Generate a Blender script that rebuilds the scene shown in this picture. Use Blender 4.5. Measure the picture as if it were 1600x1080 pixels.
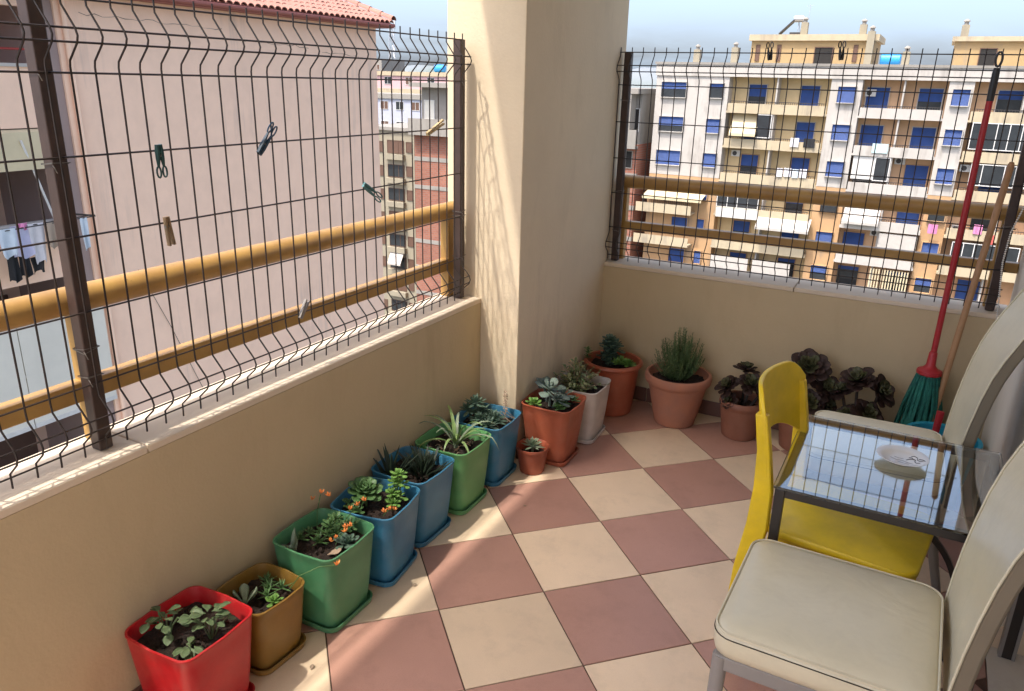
import bpy, math, random
from mathutils import Vector, Matrix, noise as mnoise
R = math.radians
random.seed(7)
for o in list(bpy.data.objects): bpy.data.objects.remove(o)
SC = bpy.context.scene
COL = SC.collection

# ------------------------------------------------------------------ camera
cam = bpy.data.cameras.new('camera'); camo = bpy.data.objects.new('camera', cam); COL.objects.link(camo)
cam.sensor_fit = 'HORIZONTAL'; cam.sensor_width = 36; cam.lens = 27.034
cam.clip_start = .05; cam.clip_end = 3000
camo.matrix_world = Matrix.Translation((1.6258, -3.7574, 1.6293)) @ Matrix.Rotation(.484684, 4, 'Z') @ Matrix.Rotation(1.238999, 4, 'X') @ Matrix.Rotation(.025347, 4, 'Z')
SC.camera = camo
# ------------------------------------------------------------------ light
SUN = Vector((.20, .46, -1)).normalized()            # the way the sunlight travels
W = bpy.data.worlds.new('World'); SC.world = W; W.use_nodes = True
wn = W.node_tree.nodes; wl = W.node_tree.links
bg = wn['Background']
sky = wn.new('ShaderNodeTexSky'); sky.sky_type = 'NISHITA'; sky.sun_disc = False
sky.sun_elevation = math.asin(-SUN.z); sky.sun_rotation = math.atan2(-SUN.x, -SUN.y)
sky.air_density = .6; sky.dust_density = 4.8; sky.ozone_density = 2.0
wtc = wn.new('ShaderNodeTexCoord'); wsp = wn.new('ShaderNodeSeparateXYZ'); wl.new(wtc.outputs['Generated'], wsp.inputs[0])   # thin high cloud veil over the whole sky
wz = wn.new('ShaderNodeMath'); wz.operation = 'MAXIMUM'; wz.inputs[1].default_value = 0; wl.new(wsp.outputs['Z'], wz.inputs[0])
wa = wn.new('ShaderNodeMath'); wa.inputs[1].default_value = .12; wl.new(wz.outputs[0], wa.inputs[0])
wd = wn.new('ShaderNodeVectorMath'); wd.operation = 'DIVIDE'; wl.new(wtc.outputs['Generated'], wd.inputs[0])
wc = wn.new('ShaderNodeCombineXYZ'); [wl.new(wa.outputs[0], wc.inputs[k]) for k in range(3)]; wl.new(wc.outputs[0], wd.inputs[1])
wnz = wn.new('ShaderNodeTexNoise'); wnz.inputs['Scale'].default_value = .9; wnz.inputs['Detail'].default_value = 7; wnz.inputs['Roughness'].default_value = .58; wnz.inputs['Distortion'].default_value = .7; wl.new(wd.outputs[0], wnz.inputs['Vector'])
wr = wn.new('ShaderNodeValToRGB'); wr.color_ramp.elements[0].position = .36; wr.color_ramp.elements[1].position = .68; wr.color_ramp.elements[0].color = (.10, .10, .10, 1); wr.color_ramp.elements[1].color = (.55, .55, .55, 1); wl.new(wnz.outputs[0], wr.inputs[0])
wm = wn.new('ShaderNodeMixRGB'); wm.inputs[2].default_value = (1.35, 1.7, 2.1, 1); wl.new(wr.outputs[0], wm.inputs[0]); wl.new(sky.outputs[0], wm.inputs[1])
wl.new(wm.outputs[0], bg.inputs[0]); bg.inputs[1].default_value = .15
sl = bpy.data.lights.new('sun', 'SUN'); sl.energy = 1.2; sl.angle = R(1.2); sl.color = (1, .95, .87)
so = bpy.data.objects.new('sun', sl); COL.objects.link(so); so.rotation_euler = SUN.to_track_quat('-Z', 'Y').to_euler()
so.location = (-3, -8, 20)
SC.view_settings.view_transform = 'Standard'; SC.view_settings.look = 'None'
SC.view_settings.gamma = 1; SC.view_settings.use_curve_mapping = False
SC.view_settings.exposure = 1.9

# ------------------------------------------------------------------ materials
def mat(name, col, rough=.6, var=.12, scale=8, col2=None, bump=0, bscale=60, spec=.5, metal=0, kind=None, coat=0, trans=0, sss=0):
    m = bpy.data.materials.new(name); m.use_nodes = True
    nt = m.node_tree; n = nt.nodes; l = nt.links; p = n['Principled BSDF']
    p.inputs['Roughness'].default_value = rough; p.inputs['Metallic'].default_value = metal
    p.inputs['Specular IOR Level'].default_value = spec
    if coat: p.inputs['Coat Weight'].default_value = coat
    if trans: p.inputs['Transmission Weight'].default_value = trans
    c = tuple(col) + (1,)
    c2 = tuple(col2) + (1,) if col2 else tuple(x * (1 - var) for x in col) + (1,)
    tc = n.new('ShaderNodeTexCoord')
    nz = n.new('ShaderNodeTexNoise'); nz.inputs['Scale'].default_value = scale; nz.inputs['Detail'].default_value = 6; nz.inputs['Roughness'].default_value = .62
    l.new(tc.outputs['Object'], nz.inputs['Vector'])
    rp = n.new('ShaderNodeValToRGB'); rp.color_ramp.elements[0].position = .35; rp.color_ramp.elements[1].position = .65
    rp.color_ramp.elements[0].color = c2; rp.color_ramp.elements[1].color = c
    l.new(nz.outputs[0], rp.inputs[0]); l.new(rp.outputs[0], p.inputs['Base Color'])
    if bump:
        nb = n.new('ShaderNodeTexNoise'); nb.inputs['Scale'].default_value = bscale; nb.inputs['Detail'].default_value = 5
        l.new(tc.outputs['Object'], nb.inputs['Vector'])
        bp = n.new('ShaderNodeBump'); bp.inputs['Strength'].default_value = bump; bp.inputs['Distance'].default_value = .01
        l.new(nb.outputs[0], bp.inputs['Height']); l.new(bp.outputs[0], p.inputs['Normal'])
    return m
def nodes(m): return m.node_tree.nodes, m.node_tree.links, m.node_tree.nodes['Principled BSDF']

M = {}
def plaster(name, col, stain, sc=1.6, amt=.5):
    m = mat(name, col, .85, .07, 2.2, bump=.12, bscale=90, spec=.25)
    n, l, p = nodes(m)
    ramp = p.inputs['Base Color'].links[0].from_socket
    tc = [x for x in n if x.type == 'TEX_COORD'][0]
    mp = n.new('ShaderNodeMapping'); mp.inputs['Scale'].default_value = (sc, sc, sc * .35); l.new(tc.outputs['Object'], mp.inputs[0])
    st = n.new('ShaderNodeTexNoise'); st.inputs['Scale'].default_value = 3; st.inputs['Detail'].default_value = 9; st.inputs['Roughness'].default_value = .7; st.inputs['Distortion'].default_value = .4
    l.new(mp.outputs[0], st.inputs[0])
    r2 = n.new('ShaderNodeValToRGB'); r2.color_ramp.elements[0].position = .52; r2.color_ramp.elements[1].position = .8
    r2.color_ramp.elements[0].color = (0, 0, 0, 1); r2.color_ramp.elements[1].color = (amt, amt, amt, 1); l.new(st.outputs[0], r2.inputs[0])
    mx = n.new('ShaderNodeMixRGB'); mx.inputs[2].default_value = tuple(stain) + (1,)
    l.new(r2.outputs[0], mx.inputs[0]); l.new(ramp, mx.inputs[1]); l.new(mx.outputs[0], p.inputs['Base Color'])
    return m
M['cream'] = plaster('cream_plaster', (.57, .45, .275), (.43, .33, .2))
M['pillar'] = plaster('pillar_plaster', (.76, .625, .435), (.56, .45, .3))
M['white_wall'] = plaster('white_plaster', (.82, .74, .60), (.6, .53, .42))
M['ceiling'] = plaster('ceiling_plaster', (.85, .8, .72), (.7, .65, .58))
M['pink'] = plaster('pink_render', (.92, .635, .465), (.68, .47, .35), .35, .4)
def streaks(m, col, amt, lo, hi, sx=3.0, sz=.12):
    n, l, p = nodes(m); base = p.inputs['Base Color'].links[0].from_socket
    tc = [x for x in n if x.type == 'TEX_COORD'][0]
    mp = n.new('ShaderNodeMapping'); mp.inputs['Scale'].default_value = (sx, sx, sz); l.new(tc.outputs['Object'], mp.inputs[0])
    st = n.new('ShaderNodeTexNoise'); st.inputs['Scale'].default_value = 1; st.inputs['Detail'].default_value = 8; st.inputs['Roughness'].default_value = .7; l.new(mp.outputs[0], st.inputs[0])
    n2 = n.new('ShaderNodeTexNoise'); n2.inputs['Scale'].default_value = .45; n2.inputs['Detail'].default_value = 3; l.new(tc.outputs['Object'], n2.inputs[0])
    mu = n.new('ShaderNodeMath'); mu.operation = 'MULTIPLY'; l.new(st.outputs[0], mu.inputs[0]); l.new(n2.outputs[0], mu.inputs[1])
    rp = n.new('ShaderNodeValToRGB'); rp.color_ramp.elements[0].position = lo; rp.color_ramp.elements[1].position = hi; rp.color_ramp.elements[0].color = (0, 0, 0, 1); rp.color_ramp.elements[1].color = (amt, amt, amt, 1); l.new(mu.outputs[0], rp.inputs[0])
    mx = n.new('ShaderNodeMixRGB'); mx.inputs[2].default_value = tuple(col) + (1,); l.new(rp.outputs[0], mx.inputs[0]); l.new(base, mx.inputs[1]); l.new(mx.outputs[0], p.inputs['Base Color'])
streaks(M['pink'], (.42, .33, .28), .5, .31, .46)
for k_ in ('cream', 'pillar'): streaks(M[k_], (.36, .27, .17), .5, .30, .46, 5, 1.2)
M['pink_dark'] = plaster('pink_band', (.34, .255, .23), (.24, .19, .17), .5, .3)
M['beige_far'] = plaster('beige_render', (.33, .29, .21), (.22, .19, .14), .1, .5)
M['white_far'] = plaster('white_render', (.49, .455, .41), (.37, .33, .285), .12, .5)
M['orange_far'] = plaster('orange_render', (.50, .31, .16), (.37, .23, .13), .12, .5)
M['yellow_far'] = plaster('yellow_render', (.49, .405, .27), (.36, .29, .19), .12, .5)
M['ochre_far'] = plaster('ochre_render', (.40, .28, .14), (.3, .21, .11), .15, .5)
M['recess_y'] = plaster('recess_yellow', (.68, .52, .29), (.5, .38, .22), .12, .4); M['recess_o'] = plaster('recess_orange', (.66, .42, .25), (.5, .32, .2), .12, .4)
M['concrete'] = plaster('bare_concrete', (.30, .275, .24), (.17, .155, .14), .2, .7)
M['lavender'] = plaster('lavender_render', (.45, .46, .53), (.33, .33, .38), .1, .4)
M['far_pink'] = plaster('far_pink_render', (.62, .40, .39), (.5, .35, .33), .05, .4)
M['marble'] = plaster('white_marble', (.76, .69, .59), (.42, .35, .28), 2.5, .55)
M['coping'] = plaster('cream_coping_stone', (.72, .60, .45), (.55, .45, .33), 2.0, .35)
nodes(M['marble'])[2].inputs['Roughness'].default_value = .45
for k_ in ('white_far', 'yellow_far', 'orange_far', 'ochre_far', 'beige_far', 'concrete'): streaks(M[k_], (.22, .19, .16), .6, .27, .42, 1.6, .15)
def tile_mat(name, c, speck):
    m = mat(name, c, .30, .10, 3.0, spec=.45, bump=.04, bscale=240)
    n, l, p = nodes(m); ramp = p.inputs['Base Color'].links[0].from_socket
    tc = [x for x in n if x.type == 'TEX_COORD'][0]
    oi = n.new('ShaderNodeObjectInfo')
    v = n.new('ShaderNodeTexNoise'); v.inputs['Scale'].default_value = 330; v.inputs['Detail'].default_value = 1
    l.new(tc.outputs['Object'], v.inputs[0])
    r = n.new('ShaderNodeValToRGB'); r.color_ramp.elements[0].position = .54; r.color_ramp.elements[1].position = .62
    r.color_ramp.elements[0].color = (0, 0, 0, 1); r.color_ramp.elements[1].color = (.45, .45, .45, 1); l.new(v.outputs[0], r.inputs[0])
    mx = n.new('ShaderNodeMixRGB'); mx.inputs[2].default_value = tuple(speck) + (1,)
    l.new(r.outputs[0], mx.inputs[0]); l.new(ramp, mx.inputs[1])
    dz_ = n.new('ShaderNodeTexNoise'); dz_.inputs['Scale'].default_value = 7; dz_.inputs['Detail'].default_value = 9; dz_.inputs['Roughness'].default_value = .75; l.new(n.new('ShaderNodeNewGeometry').outputs['Position'], dz_.inputs[0])
    dr_ = n.new('ShaderNodeValToRGB'); dr_.color_ramp.elements[0].position = .5; dr_.color_ramp.elements[1].position = .8; dr_.color_ramp.elements[0].color = (0, 0, 0, 1); dr_.color_ramp.elements[1].color = (.5, .5, .5, 1); l.new(dz_.outputs[0], dr_.inputs[0])
    md_ = n.new('ShaderNodeMixRGB'); md_.inputs[2].default_value = tuple(x * .6 for x in c) + (1,); l.new(dr_.outputs[0], md_.inputs[0]); l.new(mx.outputs[0], md_.inputs[1]); mx = md_
    rr_ = n.new('ShaderNodeMapRange'); rr_.inputs[3].default_value = .22; rr_.inputs[4].default_value = .5; l.new(dz_.outputs[0], rr_.inputs[0]); l.new(rr_.outputs[0], p.inputs['Roughness'])
    h = n.new('ShaderNodeHueSaturation'); mr = n.new('ShaderNodeMapRange'); mr.inputs[3].default_value = .86; mr.inputs[4].default_value = 1.06
    l.new(oi.outputs['Random'], mr.inputs[0]); l.new(mr.outputs[0], h.inputs['Value']); l.new(mx.outputs[0], h.inputs['Color']); l.new(h.outputs[0], p.inputs['Base Color'])
    return m
M['tile_light'] = tile_mat('cream_floor_tile', (.84, .645, .44), (.73, .545, .36))
M['tile_red'] = tile_mat('brick_red_floor_tile', (.50, .275, .205), (.41, .215, .155))
M['grout'] = mat('dark_grout', (.16, .09, .06), .95, .3, 40)
M['skirt'] = mat('skirting_tile', (.17, .075, .05), .4, .15, 6)
M['fence'] = mat('brown_coated_wire', (.028, .017, .013), .5, .25, 30)
M['fencepost'] = mat('brown_painted_steel', (.062, .036, .028), .45, .25, 18, bump=.05, bscale=80)
M['rail'] = mat('mustard_painted_steel', (.46, .27, .075), .42, .18, 9, col2=(.36, .20, .06), bump=.05, bscale=70)
n, l, p = nodes(M['rail']); base = p.inputs['Base Color'].links[0].from_socket; tc = [x for x in n if x.type == 'TEX_COORD'][0]
d = n.new('ShaderNodeTexNoise'); d.inputs['Scale'].default_value = 45; d.inputs['Detail'].default_value = 8; d.inputs['Roughness'].default_value = .7; l.new(tc.outputs['Object'], d.inputs[0])
rp = n.new('ShaderNodeValToRGB'); rp.color_ramp.elements[0].position = .66; rp.color_ramp.elements[1].position = .70; rp.color_ramp.elements[0].color = (0, 0, 0, 1); l.new(d.outputs[0], rp.inputs[0])
mx = n.new('ShaderNodeMixRGB'); mx.inputs[2].default_value = (.12, .07, .04, 1); l.new(rp.outputs[0], mx.inputs[0]); l.new(base, mx.inputs[1]); l.new(mx.outputs[0], p.inputs['Base Color'])
def plastic(k, c, r=.32, **kw):
    M[k] = m = mat(k + '_plastic', c, r, .2, 7, bump=.02, bscale=50, **kw)
    n, l, p = nodes(m); base = p.inputs['Base Color'].links[0].from_socket; tc = [x for x in n if x.type == 'TEX_COORD'][0]
    d = n.new('ShaderNodeTexNoise'); d.inputs['Scale'].default_value = 16; d.inputs['Detail'].default_value = 10; d.inputs['Roughness'].default_value = .78; l.new(tc.outputs['Object'], d.inputs[0])
    rp = n.new('ShaderNodeValToRGB'); rp.color_ramp.elements[0].position = .46; rp.color_ramp.elements[1].position = .78; rp.color_ramp.elements[0].color = (0, 0, 0, 1); rp.color_ramp.elements[1].color = (.55, .55, .55, 1); l.new(d.outputs[0], rp.inputs[0])
    mx = n.new('ShaderNodeMixRGB'); mx.inputs[2].default_value = tuple(.72 * x + .28 * y for x, y in zip(c, (.36, .30, .23))) + (1,); l.new(rp.outputs[0], mx.inputs[0]); l.new(base, mx.inputs[1]); l.new(mx.outputs[0], p.inputs['Base Color'])
    mr = n.new('ShaderNodeMapRange'); mr.inputs[1].default_value = .3; mr.inputs[2].default_value = .7; mr.inputs[3].default_value = r - .06; mr.inputs[4].default_value = r + .26; l.new(d.outputs[0], mr.inputs[0]); l.new(mr.outputs[0], p.inputs['Roughness'])
plastic('p_red', (.52, .012, .016)); plastic('p_mustard', (.26, .14, .022)); plastic('p_green', (.085, .27, .12)); plastic('p_green2', (.13, .36, .13))
plastic('p_blue', (.04, .20, .33)); plastic('p_terra', (.40, .10, .048)); plastic('p_white', (.66, .59, .53)); plastic('p_brown', (.27, .105, .06), .5)
plastic('p_small', (.31, .07, .032), .4); plastic('yellow', (.90, .62, .012), .38); plastic('basin', (.01, .30, .43), .3); plastic('mop_red', (.42, .012, .02), .35)
M['clay'] = mat('terracotta_clay', (.42, .17, .095), .85, .25, 9, col2=(.35, .155, .10), bump=.2, bscale=40)
M['soil'] = mat('potting_soil', (.035, .02, .013), .95, .5, 50, bump=.8, bscale=120)
M['bark'] = mat('dark_stem', (.05, .035, .026), .85, .3, 30)
M['twig'] = mat('dry_plant', (.42, .30, .2), .8, .3, 30)
def leafmat(k, c, c2=None, r=.5, sc=30):
    M[k] = mat(k + '_leaf', c, r, .35, sc, col2=c2, bump=.05, bscale=60, spec=.4)
    p = nodes(M[k])[2]; p.inputs['Subsurface Weight'].default_value = .08; p.inputs['Subsurface Radius'].default_value = (.004, .008, .002)
leafmat('l_green', (.10, .20, .065)); leafmat('l_bright', (.17, .33, .07)); leafmat('l_pale', (.26, .31, .21), (.15, .20, .13))
leafmat('l_ghost', (.21, .26, .21), (.12, .17, .14), .55, 14); leafmat('l_dark', (.035, .055, .032), (.02, .03, .02)); leafmat('l_blue', (.11, .175, .12), (.065, .11, .08))
leafmat('l_aeo', (.065, .033, .024), (.026, .015, .012), .55, 25); leafmat('l_aeoc', (.08, .10, .034), (.06, .042, .024), .45, 20); leafmat('l_rose', (.13, .19, .075), (.055, .105, .034), .6, 18)
leafmat('l_var', (.33, .33, .17), (.08, .14, .045), .5, 45); leafmat('l_spider', (.24, .33, .13), (.13, .23, .06), .45, 8); leafmat('l_edge', (.085, .155, .05), (.13, .15, .085), .55, 30)
leafmat('l_flower', (.66, .17, .045), (.72, .30, .07), .6, 60)
M['vinyl'] = mat('cream_vinyl', (.73, .655, .46), .36, .07, 5, bump=.06, bscale=22, spec=.5)
n, l, p = nodes(M['vinyl']); base = p.inputs['Base Color'].links[0].from_socket; tc = [x for x in n if x.type == 'TEX_COORD'][0]
d = n.new('ShaderNodeTexNoise'); d.inputs['Scale'].default_value = 9; d.inputs['Detail'].default_value = 9; d.inputs['Roughness'].default_value = .7; d.inputs['Distortion'].default_value = 1.2; l.new(tc.outputs['Object'], d.inputs[0])
rp = n.new('ShaderNodeValToRGB'); rp.color_ramp.elements[0].position = .5; rp.color_ramp.elements[1].position = .8; rp.color_ramp.elements[0].color = (0, 0, 0, 1); rp.color_ramp.elements[1].color = (.22, .22, .22, 1); l.new(d.outputs[0], rp.inputs[0])
mx = n.new('ShaderNodeMixRGB'); mx.inputs[2].default_value = (.46, .39, .26, 1); l.new(rp.outputs[0], mx.inputs[0]); l.new(base, mx.inputs[1]); l.new(mx.outputs[0], p.inputs['Base Color'])
v_ = n.new('ShaderNodeTexNoise'); v_.inputs['Scale'].default_value = 5; v_.inputs['Detail'].default_value = 3; v_.inputs['Distortion'].default_value = 2.5; l.new(tc.outputs['Object'], v_.inputs[0])
b2 = n.new('ShaderNodeBump'); b2.inputs['Strength'].default_value = .22; b2.inputs['Distance'].default_value = .012; l.new(v_.outputs[0], b2.inputs['Height']); l.new(p.inputs['Normal'].links[0].from_socket, b2.inputs['Normal']); l.new(b2.outputs[0], p.inputs['Normal'])
M['vinyl_edge'] = mat('tan_vinyl', (.22, .18, .12), .5, .1, 6)
M['seam'] = mat('dark_seam', (.035, .027, .02), .7)
M['greymetal'] = mat('grey_painted_frame', (.31, .285, .255), .4, .1, 8)
M['tablemetal'] = mat('dark_brown_steel', (.034, .026, .021), .42, .2, 14)
M['china'] = mat('white_china', (.80, .77, .71), .12, .03, 8, coat=.4)
M['ink'] = mat('black_glaze', (.012, .012, .015), .25)
M['mop'] = mat('green_microfibre', (.02, .17, .125), .95, .4, 25, col2=(.012, .10, .08), bump=.5, bscale=90)
M['wood'] = mat('pale_wood', (.44, .25, .12), .55, .25, 5, col2=(.34, .18, .08))
M['cord'] = mat('white_cord', (.72, .68, .6), .6)
M['pegwood'] = mat('weathered_wood', (.26, .17, .09), .75, .3, 40)
M['peggreen'] = mat('dark_green_plastic', (.016, .06, .055), .4); M['pegblue'] = mat('navy_plastic', (.02, .05, .085), .4); M['pegteal'] = mat('teal_plastic', (.06, .17, .17), .4)
M['pegpale'] = mat('straw_wood', (.48, .36, .18), .7); M['peggrey'] = mat('grey_plastic', (.28, .25, .22), .5); M['pegblack'] = mat('black_plastic', (.02, .02, .022), .4)
M['wire'] = mat('galvanised_wire', (.2, .18, .16), .4, metal=.6)
M['rooftile'] = mat('red_roof_tile', (.44, .20, .145), .8, .3, 3, col2=(.30, .145, .11), bump=.2, bscale=30)
M['eave'] = mat('red_eave_board', (.30, .10, .08), .7)
M['blue'] = mat('blue_shutter', (.022, .075, .28), .5, .2, 1.5)
M['darkglass'] = mat('dark_glass', (.035, .04, .045), .12, .3, 1)
M['frame'] = mat('white_frame', (.7, .68, .64), .5); M['brownframe'] = mat('brown_frame', (.13, .07, .045), .6)
M['dark'] = mat('dark_interior', (.02, .018, .016), .9)
M['awn_cream'] = mat('cream_awning', (.62, .52, .33), .8, .12, 2); M['awn_white'] = mat('white_awning', (.50, .46, .41), .8, .12, 2); M['awn_grey'] = mat('grey_panel', (.72, .68, .58), .6, .1, 1.2)
M['iron'] = mat('dark_iron', (.05, .045, .042), .6); M['steel'] = mat('pale_steel', (.55, .56, .58), .35, metal=.5); M['tank'] = mat('blue_tank', (.03, .32, .72), .45)
M['ac'] = mat('grey_ac', (.62, .60, .56), .5); M['redpaint'] = mat('red_paint', (.35, .04, .03), .5)
M['ground'] = mat('asphalt_ground', (.16, .15, .13), .95, .4, .02, col2=(.09, .1, .07)); M['hill'] = mat('hill_scrub', (.14, .17, .15), .95, .4, .02, col2=(.2, .22, .24))
def cloth(k, c): M[k] = mat(k + '_cloth', c, .9, .12, 6)
for k, c in dict(c_white=(.66, .64, .66), c_pale=(.55, .62, .68), c_black=(.02, .02, .022), c_tan=(.36, .28, .21), c_pink=(.62, .22, .40), c_aqua=(.5, .66, .66), c_lilac=(.5, .5, .66), c_red=(.6, .12, .1)).items(): cloth(k, c)
# slatted shutter: horizontal slat relief
n, l, p = nodes(M['blue']); wv = n.new('ShaderNodeTexWave'); wv.bands_direction = 'Z'; wv.inputs['Scale'].default_value = 6
tcc = [x for x in n if x.type == 'TEX_COORD'][0]; l.new(tcc.outputs['Object'], wv.inputs[0]); bp = n.new('ShaderNodeBump'); bp.inputs['Strength'].default_value = .6; bp.inputs['Distance'].default_value = .03
l.new(wv.outputs[0], bp.inputs['Height']); l.new(bp.outputs[0], p.inputs['Normal'])
# brick
mb = bpy.data.materials.new('red_hollow_brick'); mb.use_nodes = True; M['brick'] = mb
n, l, p = nodes(mb); tcc = n.new('ShaderNodeTexCoord'); mp = n.new('ShaderNodeMapping'); mp.inputs['Rotation'].default_value = (R(90), 0, 0); bt = n.new('ShaderNodeTexBrick')
l.new(tcc.outputs['Object'], mp.inputs[0]); l.new(mp.outputs[0], bt.inputs[0]); bt.inputs['Scale'].default_value = 1.0
bt.inputs['Brick Width'].default_value = .5; bt.inputs['Row Height'].default_value = .22; bt.inputs['Mortar Size'].default_value = .02; bt.offset = .5
bt.inputs['Color1'].default_value = (.42, .165, .10, 1); bt.inputs['Color2'].default_value = (.34, .12, .075, 1); bt.inputs['Mortar'].default_value = (.3, .22, .18, 1)
nz = n.new('ShaderNodeTexNoise'); nz.inputs['Scale'].default_value = .35; nz.inputs['Detail'].default_value = 6; l.new(tcc.outputs['Object'], nz.inputs[0])
mx = n.new('ShaderNodeMixRGB'); mx.blend_type = 'MULTIPLY'; mx.inputs[0].default_value = .5; l.new(bt.outputs[0], mx.inputs[1]); l.new(nz.outputs[0], mx.inputs[2]); l.new(mx.outputs[0], p.inputs['Base Color']); p.inputs['Roughness'].default_value = .9
# glass sheet for the table
mg = bpy.data.materials.new('table_glass'); mg.use_nodes = True; M['glass'] = mg
n, l, p = nodes(mg); p.inputs['Transmission Weight'].default_value = 1; p.inputs['Roughness'].default_value = .015; p.inputs['IOR'].default_value = 1.52; p.inputs['Base Color'].default_value = (.90, .96, .94, 1)
p.inputs['Coat Weight'].default_value = 1; p.inputs['Coat Roughness'].default_value = .015; p.inputs['Coat IOR'].default_value = 1.9
mg2 = bpy.data.materials.new('clear_bottle'); mg2.use_nodes = True; M['bottle'] = mg2
n, l, p = nodes(mg2); p.inputs['Transmission Weight'].default_value = .9; p.inputs['Roughness'].default_value = .08; p.inputs['IOR'].default_value = 1.2; p.inputs['Base Color'].default_value = (.75, .88, .93, 1)

# ------------------------------------------------------------------ mesh helpers
class G:
    def __init__(s): s.v = []; s.f = []
    def add(s, vs, fs):
        k = len(s.v); s.v += [tuple(x) for x in vs]; s.f += [tuple(i + k for i in f) for f in fs]; return s
    def box(s, x0, x1, y0, y1, z0, z1):
        return s.add([(x0, y0, z0), (x1, y0, z0), (x1, y1, z0), (x0, y1, z0), (x0, y0, z1), (x1, y0, z1), (x1, y1, z1), (x0, y1, z1)],
                     [(0, 3, 2, 1), (4, 5, 6, 7), (0, 1, 5, 4), (1, 2, 6, 5), (2, 3, 7, 6), (3, 0, 4, 7)])
    def tube(s, path, r, n=8, cap=True, flat=1.0):
        P = [Vector(q) for q in path]; rr = r if isinstance(r, (list, tuple)) else [r] * len(P)
        vs = []; up = Vector((0, 0, 1)); prev = None
        for i, q in enumerate(P):
            t = (P[min(i + 1, len(P) - 1)] - P[max(i - 1, 0)]).normalized()
            if prev is None:
                a = t.cross(up)
                if a.length < .1: a = t.cross(Vector((0, 1, 0)))
                a.normalize()
            else:
                a = (prev - t * prev.dot(t)).normalized()
            prev = a; b = t.cross(a)
            for k in range(n):
                g = 2 * math.pi * (k + .5) / n; vs.append(q + (a * math.cos(g) + b * math.sin(g) * flat) * rr[i])
        fs = [(i * n + k, i * n + (k + 1) % n, (i + 1) * n + (k + 1) % n, (i + 1) * n + k) for i in range(len(P) - 1) for k in range(n)]
        if cap: fs += [tuple(range(n - 1, -1, -1)), tuple(range((len(P) - 1) * n, len(P) * n))]
        return s.add(vs, fs)
    def loops(s, L, cap0=True, cap1=True):
        n = len(L[0]); vs = [q for lp in L for q in lp]
        fs = [(i * n + k, i * n + (k + 1) % n, (i + 1) * n + (k + 1) % n, (i + 1) * n + k) for i in range(len(L) - 1) for k in range(n)]
        if cap0: fs.append(tuple(range(n - 1, -1, -1)))
        if cap1: fs.append(tuple(range((len(L) - 1) * n, len(L) * n)))
        return s.add(vs, fs)
    def lathe(s, prof, n=28, c=(0, 0), cap0=True, cap1=True):
        return s.loops([[(c[0] + r * math.cos(2 * math.pi * k / n), c[1] + r * math.sin(2 * math.pi * k / n), z) for k in range(n)] for r, z in prof], cap0, cap1)
    def prism(s, poly, axis, a, b):
        def pt(q, t): return (t, q[0], q[1]) if axis == 'x' else ((q[0], t, q[1]) if axis == 'y' else (q[0], q[1], t))
        return s.loops([[pt(q, a) for q in poly], [pt(q, b) for q in poly]])
    def mesh(s, name='m'):
        me = bpy.data.meshes.new(name); me.from_pydata(s.v, [], s.f); me.validate(); me.update()
        bm_fix(me); return me
def bm_fix(me):
    import bmesh
    b = bmesh.new(); b.from_mesh(me); bmesh.ops.recalc_face_normals(b, faces=b.faces); b.to_mesh(me); b.free()
def link(name, data, m=None, parent=None, smooth=False, bev=0, label=None, cat=None, group=None, kind=None, loc=None, ang=40):
    if isinstance(data, G): data = data.mesh(name)
    o = bpy.data.objects.new(name, data); COL.objects.link(o)
    if data is not None and m is not None and not data.materials: data.materials.append(M[m] if isinstance(m, str) else m)
    if smooth and data is not None:
        for f in data.polygons: f.use_smooth = True
        try: data.set_sharp_from_angle(angle=R(ang))
        except Exception: pass
    if bev:
        md = o.modifiers.new('bevel', 'BEVEL'); md.width = bev; md.segments = 2; md.limit_method = 'ANGLE'; md.angle_limit = R(40)
    if parent: o.parent = parent
    if label: o['label'] = label
    if cat: o['category'] = cat
    if group: o['group'] = group
    if kind: o['kind'] = kind
    if loc: o.location = loc
    return o
def thing(name, label, cat, loc=(0, 0, 0), rz=0, group=None):
    o = link(name, None, label=label, cat=cat, group=group); o.location = loc; o.rotation_euler = (0, 0, rz); o.empty_display_size = .1; return o
def bx(*a): return G().box(*a)

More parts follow.
